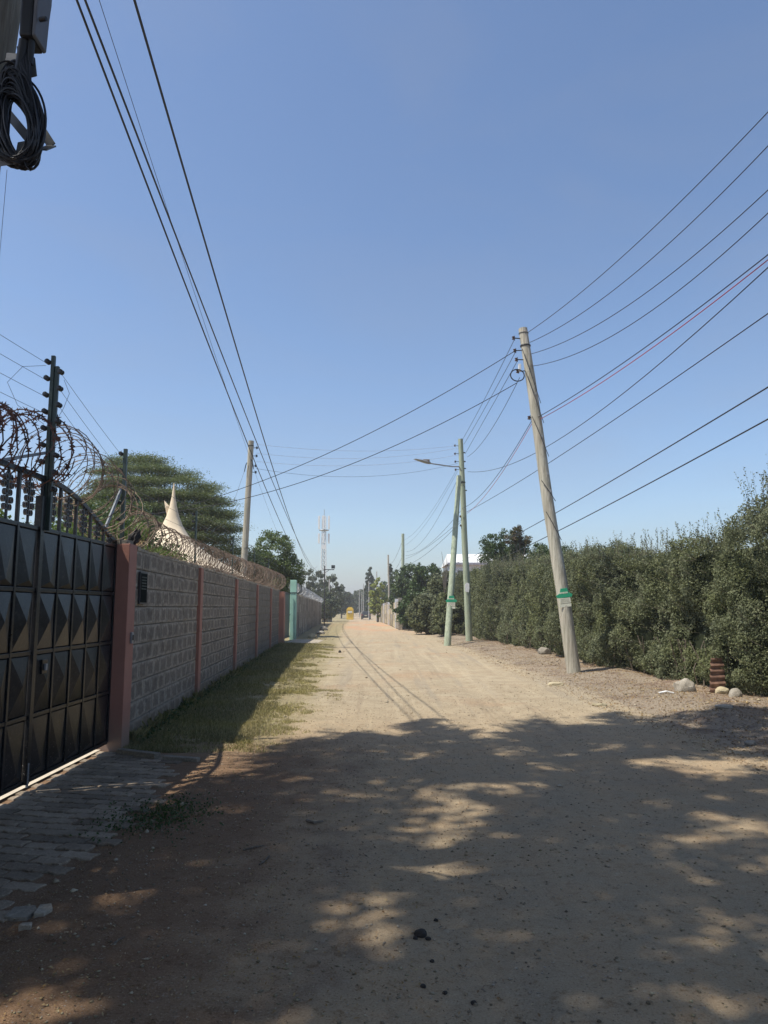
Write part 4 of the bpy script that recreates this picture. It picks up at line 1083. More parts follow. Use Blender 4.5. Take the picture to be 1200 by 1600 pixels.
# A pole to left pole (pale bare wires)
for i, (y0, y1, my, l, mm) in enumerate([(696, 694, 705, 'topmost pale', 'alu'), (700, 708, 716, 'second pale', 'alu'), (711, 721, 727, 'third pale', 'alu'), (724, 732, 745, 'lowest darker', 'thin')]):
    wire(l + ' bare wire crossing the road between the two green and grey poles', (715, y0, 33.8), (400, y1, 29.0), (560, my), .006, mm)
# A pole away down the road
for i, (x0, y0, x1, y1, mx, my, r, l) in enumerate([(714, 733, 633, 843, 670, 806, .006, 'upper'), (715, 736, 633, 852, 668, 815, .006, 'middle'), (718, 742, 634, 862, 672, 830, .008, 'lower')]):
    wire(l + ' thin wire from street lamp arm down to the distant pole', (x0, y0, 33.7), (x1, y1, 66), (mx, my), r)
for i, (x0, y0, x1, y1, mx, my, r, l) in enumerate([(724, 793, 634, 868, 680, 842, .009, 'upper'), (725, 808, 634, 873, 684, 842, .009, 'middle'), (726, 809, 634, 884, 690, 845, .010, 'lower')]):
    wire(l + ' cable from A shape pole middle to the distant thick pole', (x0, y0, 33.7), (x1, y1, 66), (mx, my), r)
for i, (y0, y1, l) in enumerate([(843, 882, 'upper'), (868, 893, 'middle'), (880, 899, 'lower')]):
    wire(l + ' cable between the distant thick pole and the leaning distant pole', (629, y0, 66), (607, y1, 90), None, .012, sag=.6)
wire('thin stay wire dropping left from the grey pole behind wall', (384, 730, 29), (365, 785, 27), None, .006, 'thin', sag=0)
wire('hair thin wire dropping at the left edge below the cable coil', (11, 265, 4.2), (0, 392, 4.4), None, .0015, 'thin', sag=0, ext=(0, .3))

# ------------------------------------------------------------------ razor wire
def razor(name, lab, path, rad, pitch, m, wr=.004, jitter=.03, barb=.03, seed=3, segs=22, par=None, dens_barb=.1):
    """concertina coil along a path of Vectors"""
    random.seed(seed); P = [Vector(p) for p in path]; L = [0]
    for a, b in zip(P[:-1], P[1:]): L.append(L[-1] + (b - a).length)
    tot = L[-1]; turns = int(tot / pitch)
    RD = rad if hasattr(rad, '__len__') else [rad] * len(P); rad = RD[0]
    def at_(s):
        s = max(0, min(tot, s))
        for i in range(len(L) - 1):
            if s <= L[i + 1] or i == len(L) - 2:
                f = (s - L[i]) / (L[i + 1] - L[i]); return P[i].lerp(P[i + 1], f), (P[i + 1] - P[i]).normalized(), (RD[i] + (RD[i + 1] - RD[i]) * f) / rad
    O = P[0].copy(); t = empty(name, O, lab, 'razor wire'); mb = MB(); bar = MB(); pts = []
    # fine helix, each turn jittered in radius and tilt
    N = turns * segs; tr = [(rad * (1 + random.uniform(-jitter, jitter) * 2), random.uniform(-.12, .12), random.uniform(-.05, .05), random.uniform(-.05, .05)) for _ in range(turns + 2)]
    for i in range(N):
        k = i // segs; f = (i % segs) / segs; a = 2 * math.pi * i / segs; s = tot * i / N
        c, d, rs = at_(s); u = d.cross(Vector((0, 0, 1))).normalized(); w = u.cross(d)
        q = [tr[k][j] * (1 - f) + tr[k + 1][j] * f for j in range(4)]
        # concertina: alternate the slant so neighbouring turns cross
        sh = math.sin(a * 1.0) * q[1] + math.cos(a * .5 + k) * pitch * .55
        p = c + (u * (math.cos(a) * q[0] + q[2] * rad) + w * (math.sin(a) * q[0] + q[3] * rad)) * rs + d * sh
        pts.append(p - O)
    mb.tube(pts, wr, 4)
    mb.build('coil_wire', m, t)
    acc = 0
    for i in range(1, len(pts)):
        seg = (pts[i] - pts[i - 1]); acc += seg.length
        if acc > dens_barb:
            acc = 0; d = seg.normalized(); r1 = Vector((random.uniform(-1, 1), random.uniform(-1, 1), random.uniform(-1, 1))); s_ = d.cross(r1).normalized(); p = pts[i]
            n2 = d.cross(s_) * .002
            # two-pointed blade: bow-tie with swept tips
            V = [p - d * barb * .35, p + s_ * barb * .2, p + d * barb * .35, p - s_ * barb * .2, p + s_ * barb * .75 + d * barb * .55, p + s_ * barb * .75 - d * barb * .55, p - s_ * barb * .75 + d * barb * .55, p - s_ * barb * .75 - d * barb * .55]
            bar.add(V, [(0, 1, 2, 3), (1, 4, 2), (1, 0, 5), (3, 2, 6), (3, 7, 0)])
    bar.build('blades', m, t)['kind'] = 'stuff'
    return t
razor('razor_wire_coil', 'dark rusty razor wire coil of wide loops above the black gate', [Vector((-3.2, 4.4, 3.15)), W(-40, 690, 6.0), W(30, 700, 6.5), W(68, 706, 6.95)], [.34] * 4, .115, M['rust_dark'], .006, .06, .046, 3, 26, dens_barb=.075)
razor('razor_wire_coil', 'loose brownish razor wire loops sloping down to gate pillar', [W(72, 712, 6.95), W(120, 745, 7.6), W(162, 785, 8.25), W(172, 805, 8.6)], .34, .085, M['rust_mid'], .0045, .1, .024, 5, 24)
razor('razor_wire_coil', 'long pale brown razor wire coil lying along block wall top', [wpt(8.9, -.12, 2.6), wpt(10.5, -.1, 2.53), wpt(14, -.1, 2.55), wpt(20, -.1, 2.62), wpt(26, -.1, 2.68), wpt(32.6, -.1, 2.72)], [.25, .23, .23, .26, .3, .34], .13, M['rust_tan'], .0052, .05, .026, 7, 18, dens_barb=.11)

# dark rag on the pillar
rg = empty('dark_rag', W(202, 872, 8.95), 'dark torn rag knotted on a stub above pink gate pillar', 'rag')
ro = rg.location
MB().tube([(0, 0, -.05), (-.005, 0, .12), (.0, .0, .3)], [.03, .024, .02], 8).build('stub', M['rag'], rg)
bm = bmesh.new(); bmesh.ops.create_icosphere(bm, subdivisions=3, radius=1)
for v in bm.verts:
    dn = mnoise.noise(v.co * 2.2); v.co = Vector((v.co.x * .07, v.co.y * .06, v.co.z * .13)) * (1 + .55 * dn); v.co.x += v.co.z * .35 
me = bpy.data.meshes.new('cloth'); bm.to_mesh(me); bm.free(); link('cloth', me, M['rag'], rg, (.03, 0, .22))

# ------------------------------------------------------------------ electric fence
def fence_post(lab, base, h, w, m, nins, lean=0, group=None, two=False, ins_h=None, brace=None):
    t = empty('fence_post', base, lab, 'fence post', group)
    MB().bb(-w / 2, w / 2, -w / 2, w / 2, 0, h).build('post', M[m], t, bevel=.003 if w > .03 else 0)
    if two: MB().bb(w * .6, w * 1.6, -w / 2 + .01, w / 2 + .01, 0, h - .1).build('post', M[m], t, bevel=.003)
    for k in range(nins):
        z = h - .06 - k * (ins_h or .17)
        for sx in ((-1, 1) if two else (-1,)):
            x = sx * (w / 2 + .03) + (w if sx > 0 and two else 0)
            mb = MB().lathe([(.010, -.028), (.025, -.024), (.025, -.014), (.012, -.008), (.012, .008), (.025, .014), (.025, .024), (.010, .028)], 10)
            me = mb.mesh('insulator'); me.transform(Matrix.Rotation(math.pi / 2, 4, 'X'))
            o = link('insulator', me, M['insul'], t, (x, -w * .3, z - (.1 if sx > 0 else 0)))
    return t
p1 = W(75, 850, 6.72); p1.x -= .05
f1 = fence_post('tall dark green electric fence post rising over the black gate', (p1.x, 6.72, 2.3), 1.66, .034, 'green_post', 8, two=True, ins_h=.16)
MB().bar((-.02, -.02, .72), (-.28, -.9, .42), .028).build('brace', M['galv'], f1)
p2 = W(190, 845, 8.78)
f2 = fence_post('dark electric fence post standing above the pink gate pillar', (p2.x, 8.78, 2.33), 1.18, .042, 'green_post', 5, ins_h=.2)
MB().bar((-.02, 0, .72), (-.15, -.2, .12), .028).build('brace', M['galv'], f2)
for i, (px, pt, y) in enumerate([(313, 798, 13.2), (378, 838, 18.0), (401.5, 858, 22.8), (421, 872, 27.6)]):
    b = wpt(y, -.1, 2.2); tz = W(px, pt, y).z
    fence_post(['first', 'second', 'third', 'fourth'][i] + ' slim green fence rod inside the razor coil counted from the gate', b, tz - 2.2, .03, 'green_rod' if 'green_rod' in M else 'green_post', 3, group='slim fence rods along the block wall', ins_h=.14)
for k in range(4):
    z0 = p1 and 3.88 - k * .17
    A = (f1.location.x - .05, 6.7, 2.3 + 1.58 - k * .16, 0)
    wire(['topmost', 'second', 'third', 'lowest'][k] + ' electric fence wire running left off the tall post', A, (f1.location.x - .25 - .0 * k, 3.4, 2.3 + 1.58 - k * .16 + .02, 0), None, .0022, 'thin', name='fence_wire', sag=.02, n=10)
for k in range(3):
    A = (f1.location.x + .09, 6.7, 2.3 + 1.48 - k * .16, 0); B = (f2.location.x - .04, 8.75, 2.33 + 1.1 - k * .2, 0)
    wire(['upper', 'middle', 'lower'][k] + ' electric fence wire between the tall post and pillar post', A, B, None, .0022, 'thin', name='fence_wire', sag=.01, n=10)
for k in range(3):
    A = (f2.location.x, 8.8, 2.33 + .95 - k * .2, 0); b = wpt(32, -.1, 3.55 - k * .16)
    wire(['upper', 'middle', 'lower'][k] + ' long electric fence wire above the razor coil on the wall', A, (b.x, b.y, b.z, 0), None, .0025, 'thin', name='fence_wire', sag=.0, n=14)
a = f1.location; wl = MB().tube([(a.x - .06, 6.7, 3.86), (a.x - .2, 6.55, 3.8), (a.x - .28, 6.45, 3.62), (a.x - .2, 6.5, 3.42), (a.x - .02, 6.65, 3.28)], .0022, 5).tube([(a.x + .12, 6.7, 3.72), (a.x + .16, 6.74, 3.6), (a.x + .12, 6.72, 3.45), (a.x + .08, 6.7, 3.35)], .0022, 5).build('jumper_wire', M['thin'])
prop(wl, 'looping slack jumper wires around the tall electric fence post', 'fence wire')

# ------------------------------------------------------------------ tent behind the wall
def tent():
    d = 20.0; ap_ = W(272, 755, d); c = Vector((ap_.x, d, 0)); t = empty('peaked_tent', c, 'cream canvas tent with tall thin curved peak behind the wall', 'tent')
    zt = ap_.z; prof = [(0.012, 0), (.05, -.38), (.10, -.65), (.17, -.92), (.27, -1.17), (.44, -1.45), (.72, -1.75), (1.05, -2.02), (1.45, -2.3), (1.75, -2.5)]
    rot = Matrix.Rotation(WROT, 3, 'Z'); V = []; n = 32
    for r, z in prof:
        st = 1 + 1.6 * sstep(.3, 1.6, r)
        for k in range(n):
            an = 2 * math.pi * k / n; sq = 1 / max(abs(math.cos(an)), abs(math.sin(an))); q = 1 + (sq - 1) * min(1, r / 1.2) * .9
            V.append(rot @ Vector((r * q * math.cos(an), r * q * math.sin(an) * st, zt + z)))
    Fs = [(i * n + k, i * n + (k + 1) % n, (i + 1) * n + (k + 1) % n, (i + 1) * n + k) for i in range(len(prof) - 1) for k in range(n)]
    MB().add(V, Fs).build('canopy', M['tent'], t, smooth=True)
    E_ = V[-n:]
    MB().add(E_ + [Vector((v.x * 1.01, v.y * 1.01, v.z - .3)) for v in E_], [(k, (k + 1) % n, n + (k + 1) % n, n + k) for k in range(n)]).build('valance', M['tent'], t)
    for k in range(4):
        v = E_[4 + 8 * k]; MB().tube([(v.x * .97, v.y * .97, 0), (v.x * .97, v.y * .97, v.z)], .04, 8).build('leg', M['galv'], t)
    MB().add([(-.12, 0, zt - .62), (-.27, .05, zt - .47), (-.22, 0, zt - .68), (-.15, .02, zt - 1.0), (-.08, 0, zt - .8)], [(0, 1, 2), (0, 2, 3, 4)]).build('torn_flap', M['tent'], t)
    w2 = W(231, 845, 17)
    o = MB().bb(-.12, .05, -.05, .05, -.15, .15).build('red_panel', M['red'], loc=w2, bevel=.02); prop(o, 'small red panel at the left foot of the cream tent', 'panel'); o.rotation_euler = (0, R(35), 0)
tent()

# ------------------------------------------------------------------ trees
def acacia():
    base = Vector((-9.6, 32, 0)); t = empty('acacia_tree', base, 'wide flat layered acacia tree behind the cream tent peak', 'tree')
    cs = []
    layers = [((-10.85, 32, 8.05), 1.14, 30), ((-10.55, 32, 7.5), 2.02, 60), ((-10.05, 32, 6.95), 2.64, 90), ((-9.95, 32, 6.35), 2.99, 110), ((-9.75, 32, 5.75), 3.17, 110), ((-9.65, 31.6, 5.15), 3.26, 110), ((-9.65, 31.4, 4.6), 3.08, 80), ((-9.35, 31.4, 4.1), 3.17, 60), ((-11.8, 31, 5.8), 2.4, 70), ((-11.8, 31, 4.9), 2.6, 60)]
    for c, r, n in layers:
        a = rng.random(n * 2) * 6.28; q = r * np.sqrt(rng.random(n * 2)); q = np.where(rng.random(n * 2) < .4, r * (.8 + .25 * rng.random(n * 2)), q)
        z = c[2] - .12 * (q / r) ** 2 + rng.normal(size=n * 2) * .075
        cs.append(np.stack([c[0] + q * np.cos(a), c[1] + q * np.sin(a) * .8, z], -1))
    cs = np.concatenate(cs)
    cs = cs[vnoise(cs * [1, 1, 2.2], .9, 12) > -.12 - .35 * rng.random(len(cs))]; k = np.repeat(np.arange(len(cs)), 190); d = rng.normal(size=(len(k), 3)) * [.30, .28, .07]
    dirx = np.sign(cs[k][:, 0] + 9.6)
    P = cs[k] + d; P[:, 2] += np.abs(d[:, 0]) * .05
    V, Fq = leaves(P - np.array(base), .07 * (.6 + .8 * rng.random(len(P))), .034, np.tile([0, 0, 1.0], (len(P), 1)), .35)
    mesh_np('crown', V, Fq, M['acacia'], t)
    MB().tube([(0, 0, -.3), (.1, 0, 1.4), (-.1, 0, 3.0)], [.3, .24, .2], 10).build('trunk', M['bark'], t, smooth=True)
    mb = MB(); random.seed(2)
    for q in cs[rng.choice(len(cs), min(320, len(cs)), replace=False)]:
        q = Vector(q) - base; a = Vector((-.1, 0, random.uniform(1.8, 3.2))); m = a.lerp(q, .55) + Vector((0, 0, .1)); mb.tube([a, m, q], [.07, .035, .008], 5)
    mb.build('limbs', M['bark'], t)
acacia()
tree('garden_tree', 'leafy bright green garden tree seen through bars above the gate', (-6.2, 11.5, 0), [((-6.0, 11.5, 2.0), (1.7, 1.8, 1.0)), ((-4.7, 11.6, 1.9), (.7, 1.5, .85)), ((-5.2, 13.2, 2.3), (1.0, 1.5, 1.0))], M['bright'], 420, 60, .22, .075, .045, .09)
tree('garden_tree', 'olive green garden tree behind gate, under the sloping razor loops', (-5.6, 15.5, 0), [((-5.9, 15.5, 2.7), (1.1, 1.5, 1.2)), ((-5.2, 15.8, 2.2), (.7, 1.2, 1.0))], M['mid'], 260, 60, .24, .075, .04, .1)
tree('garden_bush', 'small light green bush between razor coil and left of tent', (-4.6, 12.6, 0), [((-4.35, 12.6, 2.2), (.4, .8, .65))], M['bright'], 90, 50, .16, .06, .035, .04, cat='bush')
tree('garden_tree', 'rounded broadleaf tree behind wall end beside the grey pole', (-6.3, 39.8, 0), [((-5.95, 39.8, 4.3), (1.05, 1.2, 1.5)), ((-5.2, 39.8, 3.4), (.8, 1, 1.15)), ((-6.7, 39.8, 3.5), (.95, 1, 1.2)), ((-5.8, 39.8, 2.9), (1.3, 1, .8))], M['bright'], 330, 70, .28, .10, .065, .1)
tree('low_tree', 'dark low tree between acacia and the rounded broadleaf tree', (-7.4, 34, 0), [((-7.2, 34, 3.6), (1.6, 1.2, .9)), ((-6.6, 34, 2.9), (1.2, 1.2, .8))], M['mid'], 260, 55, .28, .09, .04, .1)
# creeper on the wall top
P = np.array([tuple(wpt(10.3 + 1.9 * rng.random(), -.15 + .1 * rng.normal(), 2.36 + .1 * rng.random())) for _ in range(900)]); V, Fq = leaves(P, .035, .02); prop(mesh_np('creeper', V, Fq, M['bright']), 'small green creeper clinging to wall top under razor coil', 'plant')
P = np.array([tuple(wpt(8.95 + .5 * rng.random(), -.12 + .08 * rng.normal(), 2.38 + .05 * rng.random())) for _ in range(240)]); V, Fq = leaves(P, .04, .015); prop(mesh_np('dry_creeper', V, Fq, M['litter']), 'dry leafy tangle lying on top of the pink gate pillar corner', 'plant')

# left background
def bgtree(px, ptop, d, wpx, mt, lab, name='background_tree', base_py=962, group='trees beyond the end of the walls', sq=.9, n=110, per=45, shape=None):
    tp = W(px, ptop, d); H = tp.z; w = wpx / F_PX * d / 2; x = tp.x; zb = -.5
    if shape == 'cypress': ells = [((x, d, H * .5), (w, w, H * .52)), ((x, d, H * .75), (w * .6, w * .6, H * .28))]
    else: ells = [((x, d, H * .66), (w * .75, w * .75, H * .36)), ((x - w * .4, d + .5, H * .48), (w * .6, w * .6, H * .3)), ((x + w * .42, d - .4, H * .45), (w * .6, w * .6, H * .32)), ((x, d, H * .28), (w * .8, w * .8, H * .22))]
    s = d / 100
    return tree(name, lab, (x, d, zb), ells, M[mt], n, per, w * .20, .26 * s + .05, .13 * s + .03, .012 * H + .06, sq, group=group)
bgtree(440, 905, 62, 60, 'dull', 'grey green tree beyond teal pillar, behind second wall')
bgtree(478, 888, 100, 45, 'dull', 'tall dusty tree left of the telecom tower base')
bgtree(497, 893, 110, 40, 'dull', 'dusty tree directly behind the telecom tower base')
bgtree(517, 900, 105, 40, 'dull', 'dusty tree right of the telecom tower, behind floodlight')
bgtree(534, 915, 150, 30, 'dull', 'smaller dusty tree right of floodlight mast at road bend')
bgtree(462, 905, 85, 40, 'mid', 'greener tree close behind the far end of second wall')
bgtree(508, 925, 95, 40, 'dull', 'low dusty tree below the floodlight arm')
bgtree(552, 928, 190, 30, 'dull', 'faint far tree above the yellow kiosk')
bgtree(562, 918, 210, 28, 'dull', 'faint far tree left of the slim posts')
bgtree(575, 915, 200, 26, 'mid', 'faint far tree behind the slim posts')
bgtree(545, 935, 230, 40, 'dull', 'farthest low tree closing the road end')
bgtree(568, 934, 240, 40, 'dull', 'far low tree behind the dark car')
bgtree(578, 889, 150, 17, 'dark', 'narrow dark conifer above the dark car', 'cypress_tree', shape='cypress', group=None)
bgtree(610, 880, 105, 9, 'dark', 'slender dark cypress immediately behind leaning distant pole', 'cypress_tree', shape='cypress', group=None)
bgtree(590, 905, 98, 30, 'yellow', 'lime yellow tree beside the distant slim posts', 'lime_tree', group=None)
bgtree(598, 912, 128, 40, 'mid', 'dark green tree behind the lime yellow tree')
bgtree(597, 938, 112, 22, 'mid', 'low green bush under the lime yellow tree')
bgtree(622, 892, 92, 34, 'mid', 'green tree behind the pale perimeter wall')
# right side bushes
bgtree(640, 885, 62, 60, 'mid', 'dense green roadside tree left end of the bushes', 'roadside_tree', n=220, per=60, group=None)
bgtree(668, 880, 54, 62, 'mid', 'tallest dense green roadside tree near A shape prop', 'roadside_tree', n=240, per=60, group=None)
bgtree(690, 893, 47, 56, 'hedge', 'dull green roadside bush directly left of the prop pole', 'roadside_bush', n=220, per=60, group=None)
bgtree(648, 925, 52, 60, 'mid', 'low roadside bush spreading over rubble pile', 'roadside_bush', n=170, per=60, group=None)
bgtree(668, 930, 44, 60, 'hedge', 'low dark bush at the foot of tallest roadside tree', 'roadside_bush', n=190, per=60, group=None)
bgtree(700, 930, 40.5, 50, 'hedge', 'low dark bush closing the far end of hedge', 'roadside_bush', n=190, per=60, group=None)
# trees rising behind the hedge
tree('garden_tree', 'green tree rising above the hedge right of the white house', (6.6, 38, 0), [((6.2, 38, 4.6), (1.15, 1.2, 1.0)), ((5.7, 38, 4.1), (.8, 1, .8)), ((7.3, 38, 4.2), (1.3, 1.2, .8))], M['mid'], 260, 60, .25, .10, .05, .1)
tree('garden_tree', 'reddish leaved sprig standing above the green tree by hedge', (6.9, 37, 0), [((6.75, 37, 5.3), (.28, .3, .42)), ((7.1, 37, 4.95), (.42, .3, .2)), ((6.4, 37, 5.0), (.35, .3, .18))], M['redleaf'], 60, 34, .14, .10, .05, .05)
tree('garden_bush', 'green bush top just behind hedge left of the leaning pole', (7.8, 33, 0), [((7.6, 33, 3.5), (1.3, 1, .7))], M['mid'], 150, 50, .25, .09, .05, .08, cat='bush')
dt = empty('bare_tree', W(695, 905, 46), 'leafless grey twigs poking up left of the white house', 'tree'); mb = MB()
for a in ((-5, 862), (0, 878), (4, 868), (-9, 885), (7, 880)): q = W(695 + a[0], a[1], 46) - dt.location; mb.tube([(0, 0, -1), q * .5 + Vector((.02, 0, 0)), q], [.035, .02, .008], 5)
mb.build('branches', M['bark'], dt)
# far surroundings outside the picture, so that the land does not end bare
random.seed(9)
for i in range(10):
    a = R(-150 + i * 33); 
    if abs(math.degrees(a)) < 40: continue
    x, y = 120 * math.sin(a), 120 * math.cos(a)

# shade tree over the foreground (its crown is above the frame)
def shade_tree():
    base = Vector((-7.2, -4.2, 0)); t = empty('shade_tree', base, 'tall spreading tree behind the camera side wall that shades the foreground road', 'tree')
    n = 11000; x = rng.uniform(-9.4, 3.4, n); y = rng.uniform(-12.5, 9.9, n); z = 11.2 + rng.random(n) * 2.6 + .12 * (5 - np.abs(x + 4))
    sx = x + .52 * z; sy = y + .17 * z           # where its shade lands
    front = np.interp(sx, [-3.5, -2.2, -1.2, 0, 1.5, 3.0, 4.5, 7], [6.4, 7.0, 8.6, 9.8, 11.1, 11.5, 10.8, 11.2]) + .9 * vnoise(np.stack([sx, sx * 0, sx * 0], -1), 1.5, 88) + .12 * rng.normal(size=n)
    P3 = np.stack([sx, sy, np.zeros(n)], -1)
    gap = .28 * vnoise(P3, .6, 61) + .75 * vnoise(P3, 1.9, 63) + .4 * vnoise(P3, 3.6, 64)
    dens = np.interp(sy, [2, 5, 7, 12], [-.34, -.27, -.27, -.34]) - .3 * sstep(.8, -1.2, sx) + .8 * sstep(1.3, 0.0, front - sy)
    k = (sy < front) & (gap > dens) & (sx > -2.35)
    cs = np.stack([x, y, z], -1)[k]
    P, u = clumps(cs, .22 + .2 * rng.random(len(cs)), 22, .6)
    el = (P[:, 2] - 1.6) / np.maximum(P[:, 1], .1)
    P = P[(el > .99) | (P[:, 1] < 0)]
    s = .7 + .7 * rng.random(len(P)); V, Fq = leaves(P - np.array(base), .17 * s, .09 * s, np.tile([0, 0, 1.], (len(P), 1)), .4)
    mesh_np('crown', V, Fq, M['shade'], t)
    print('shade clumps', len(cs), 'leaves', len(P))
    MB().tube([(0, 0, -.3), (.2, -.1, 3), (.3, -.4, 6), (1.0, -.6, 9)], [.45, .36, .3, .2], 12).build('trunk', M['bark'], t, smooth=True)
    mb = MB()
    for q in cs[rng.choice(len(cs), 46, replace=False)]:
        q = Vector(q) - base; a = Vector((1.0, -.2, random.uniform(6, 9))); m = a.lerp(q, .5) + Vector((0, 0, .5)); 
        mb.tube([a, m, q], [.07, .03, .012], 6)
    mb.build('limbs', M['bark'], t)
shade_tree()

# ------------------------------------------------------------------ second gate, teal pillar, precast wall
rp = empty('gate_pillar', (wall_x(32.1) - .02, 32.3, 0), 'distant brick red pillar at the far end of block wall', 'pillar')
MB().bb(-.22, .2, -.2, .2, -.3, 2.28).build('shaft', M['pink'], rp, bevel=.01)
tp_ = G(459, 1000); tpx = tp_.x
tl = empty('mint_pillar', (tpx - .05, 36.9, 0), 'pale mint green pillar at far side of the navy gate', 'pillar')
MB().bb(-.15, .15, -.15, .15, -.3, 2.95).build('shaft', M['teal'], tl, bevel=.012)
MB().bb(-.165, .165, -.165, .165, 2.3, 2.34).build('wire_tie', M['dark_steel'], tl)
ng = empty('navy_gate', (wall_x(32.1) - .1, 32.55, 0), 'dark navy sheet gate between red pillar and mint green pillar', 'gate')
ge = Vector((tpx - .22, 36.7, 0)) - ng.location; L = ge.length; nn_ = 10
for i in range(nn_):
    a = ge * (i / nn_); b = ge * ((i + 1) / nn_); MB().bar((a.x, a.y, 1.2), (b.x - ge.x * .004, b.y - ge.y * .004, 1.2), .03, 2.1).build('sheet_panel', M['dkblue'], ng)
for z in (.2, 1.25, 2.28): MB().bar((.03, 0, z), (ge.x + .03, ge.y, z), .04, .05).build('rail', M['dkblue'], ng)
apn = MB().add([(wall_x(32) + .1, 32.6, .02), (tpx + .1, 36.6, .02), (tpx + 1.6, 36.2, .0), (tpx + 1.5, 32.9, .0)], [(3, 2, 1, 0)]).build('driveway', M['kerb']); prop(apn, 'pale concrete apron before the navy gate', kind='structure')
apn.location.z = .035
def precast():
    a = Vector((tpx - .1, 37.3, 0)); b = Vector((-6.9, 81, 0)); L = (b - a).length; d = (b - a) / L
    t = empty('precast_wall', a, 'long precast concrete wall with vertical posts beyond mint pillar', 'wall'); rot = math.atan2(-d.x, d.y); Rm = Matrix.Rotation(rot, 3, 'Z')
    n = 22; step = L / n; pm = MB().bb(-.08, .08, -.07, .07, -.3, 2.3).mesh('post'); pm.materials.append(M['precast'])
    sm = MB().bb(-.03, .03, -step / 2 + .07, step / 2 - .07, -.22, .22).mesh('panel'); sm.materials.append(M['precast'])
    for i in range(n + 1):
        o = bpy.data.objects.new('post', pm); C.objects.link(o); o.parent = t; o.location = d * (i * step) + Vector((0, 0, -.5 * sstep(45, 150, a.y + i * step))); o.rotation_euler = (0, 0, rot)
    for i in range(n):
        for k in range(5):
            o = bpy.data.objects.new('panel', sm); C.objects.link(o); o.parent = t; o.location = d * ((i + .5) * step) + Vector((0, 0, .2 + k * .45 - .5 * sstep(45, 150, a.y + i * step))); o.rotation_euler = (0, 0, rot)
    razor('razor_wire_coil', 'grey razor wire coil along the precast wall beyond mint pillar', [a + Vector((0, 0, 2.6)), a.lerp(b, .5) + Vector((0, 0, 2.5)), b + Vector((0, 0, 2.35))], .26, .22, M['galv'], .009, .06, .05, 12, 12, dens_barb=.3)
    # return wall at its end
precast()
lw = empty('lattice_wall', W(503, 960, 95) * 1, 'low whitish pierced block wall at left beyond the floodlight', 'wall'); lw.location.z = -.3
for i in range(8):
    for k in range(3):
        if True:
            mb = MB(); x = i * .16; z = .9 + k * .16
            mb.bb(x, x + .15, 0, .1, z, z + .03).bb(x, x + .15, 0, .1, z + .12, z + .15).bb(x, x + .03, 0, .1, z + .03, z + .12).bb(x + .12, x + .15, 0, .1, z + .03, z + .12).build('pierced_block', M['white_wall'], lw)
MB().bb(0, 1.3, .01, .11, -.2, .89).build('plinth', M['precast'], lw)

# ------------------------------------------------------------------ telecom tower, floodlight, kiosk, car
def tower():
    d = 175; b = W(505, 955, d); zt = W(505, 800, d).z; t = empty('telecom_tower', (b.x, d, -.6), 'slim pale lattice telecom tower with antennas far down the road', 'tower'); H = zt + .6
    r = .85
    for k in range(3):
        a = R(90 + 120 * k); MB().tube([(r * math.cos(a), r * math.sin(a), 0), (r * .55 * math.cos(a), r * .55 * math.sin(a), H - 1)], .11, 6).build('leg', M['white'], t)
    mb = MB(); n = 22
    for i in range(n):
        z0 = i * (H - 1) / n; z1 = (i + 1) * (H - 1) / n; f0 = 1 - .45 * i / n; f1 = 1 - .45 * (i + 1) / n
        for k in range(3):
            a, b2 = R(90 + 120 * k), R(210 + 120 * k)
            mb.bar((r * f0 * math.cos(a), r * f0 * math.sin(a), z0), (r * f1 * math.cos(b2), r * f1 * math.sin(b2), z1), .07)
            mb.bar((r * f0 * math.cos(a), r * f0 * math.sin(a), z0), (r * f0 * math.cos(b2), r * f0 * math.sin(b2), z0), .06)
    mb.build('lattice', M['galv'], t)
    for k in range(3):
        a = R(200 + 70 * k) if k < 2 else R(340)
        for (zz, hh) in ((H - 4.2, 3.2), (H - 7.6, 2.4)):
            x, y = 1.25 * math.cos(a), 1.25 * math.sin(a)
            MB().box((x, y, zz + hh / 2), (.42, .3, hh)).build('panel_antenna', M['white'], t, bevel=.05)
    MB().tube([(0, 0, H - 1.5), (0, 0, H + .6)], .07, 6).build('lightning_rod', M['galv'], t)
    MB().lathe([(.0, 0), (.55, .1), (.6, .3), (.58, .32)], 14).build('dish', M['white'], t, loc=(.1, -1, H * .66)).rotation_euler = (R(90), 0, 0)
    MB().lathe([(1.1, -.1), (1.2, 0), (1.1, .1)], 8, (0, 0, H - 4.4)).build('platform', M['galv'], t)
tower()
fb = G(508, 977); fm = empty('floodlight_mast', (fb.x, 66, 0), 'thin black mast with floodlight on a short side arm', 'lamp post')
sc = 66 / F_PX
MB().tube([(0, 0, 0), (0, 0, 5.3)], .05, 8).build('mast', M['dark_steel'], fm)
MB().bar((-.1, 0, 4.95), (.85, 0, 4.95), .07).bar((.0, 0, 4.65), (.4, 0, 4.92), .04).build('side_arm', M['dark_steel'], fm)
fl = MB().box((.75, 0, 5.2), (.32, .22, .3)).build('floodlight', M['dark_steel'], fm, bevel=.03)
MB().box((.75, -.115, 5.2), (.24, .01, .2)).build('lens', M['glass'], fl)
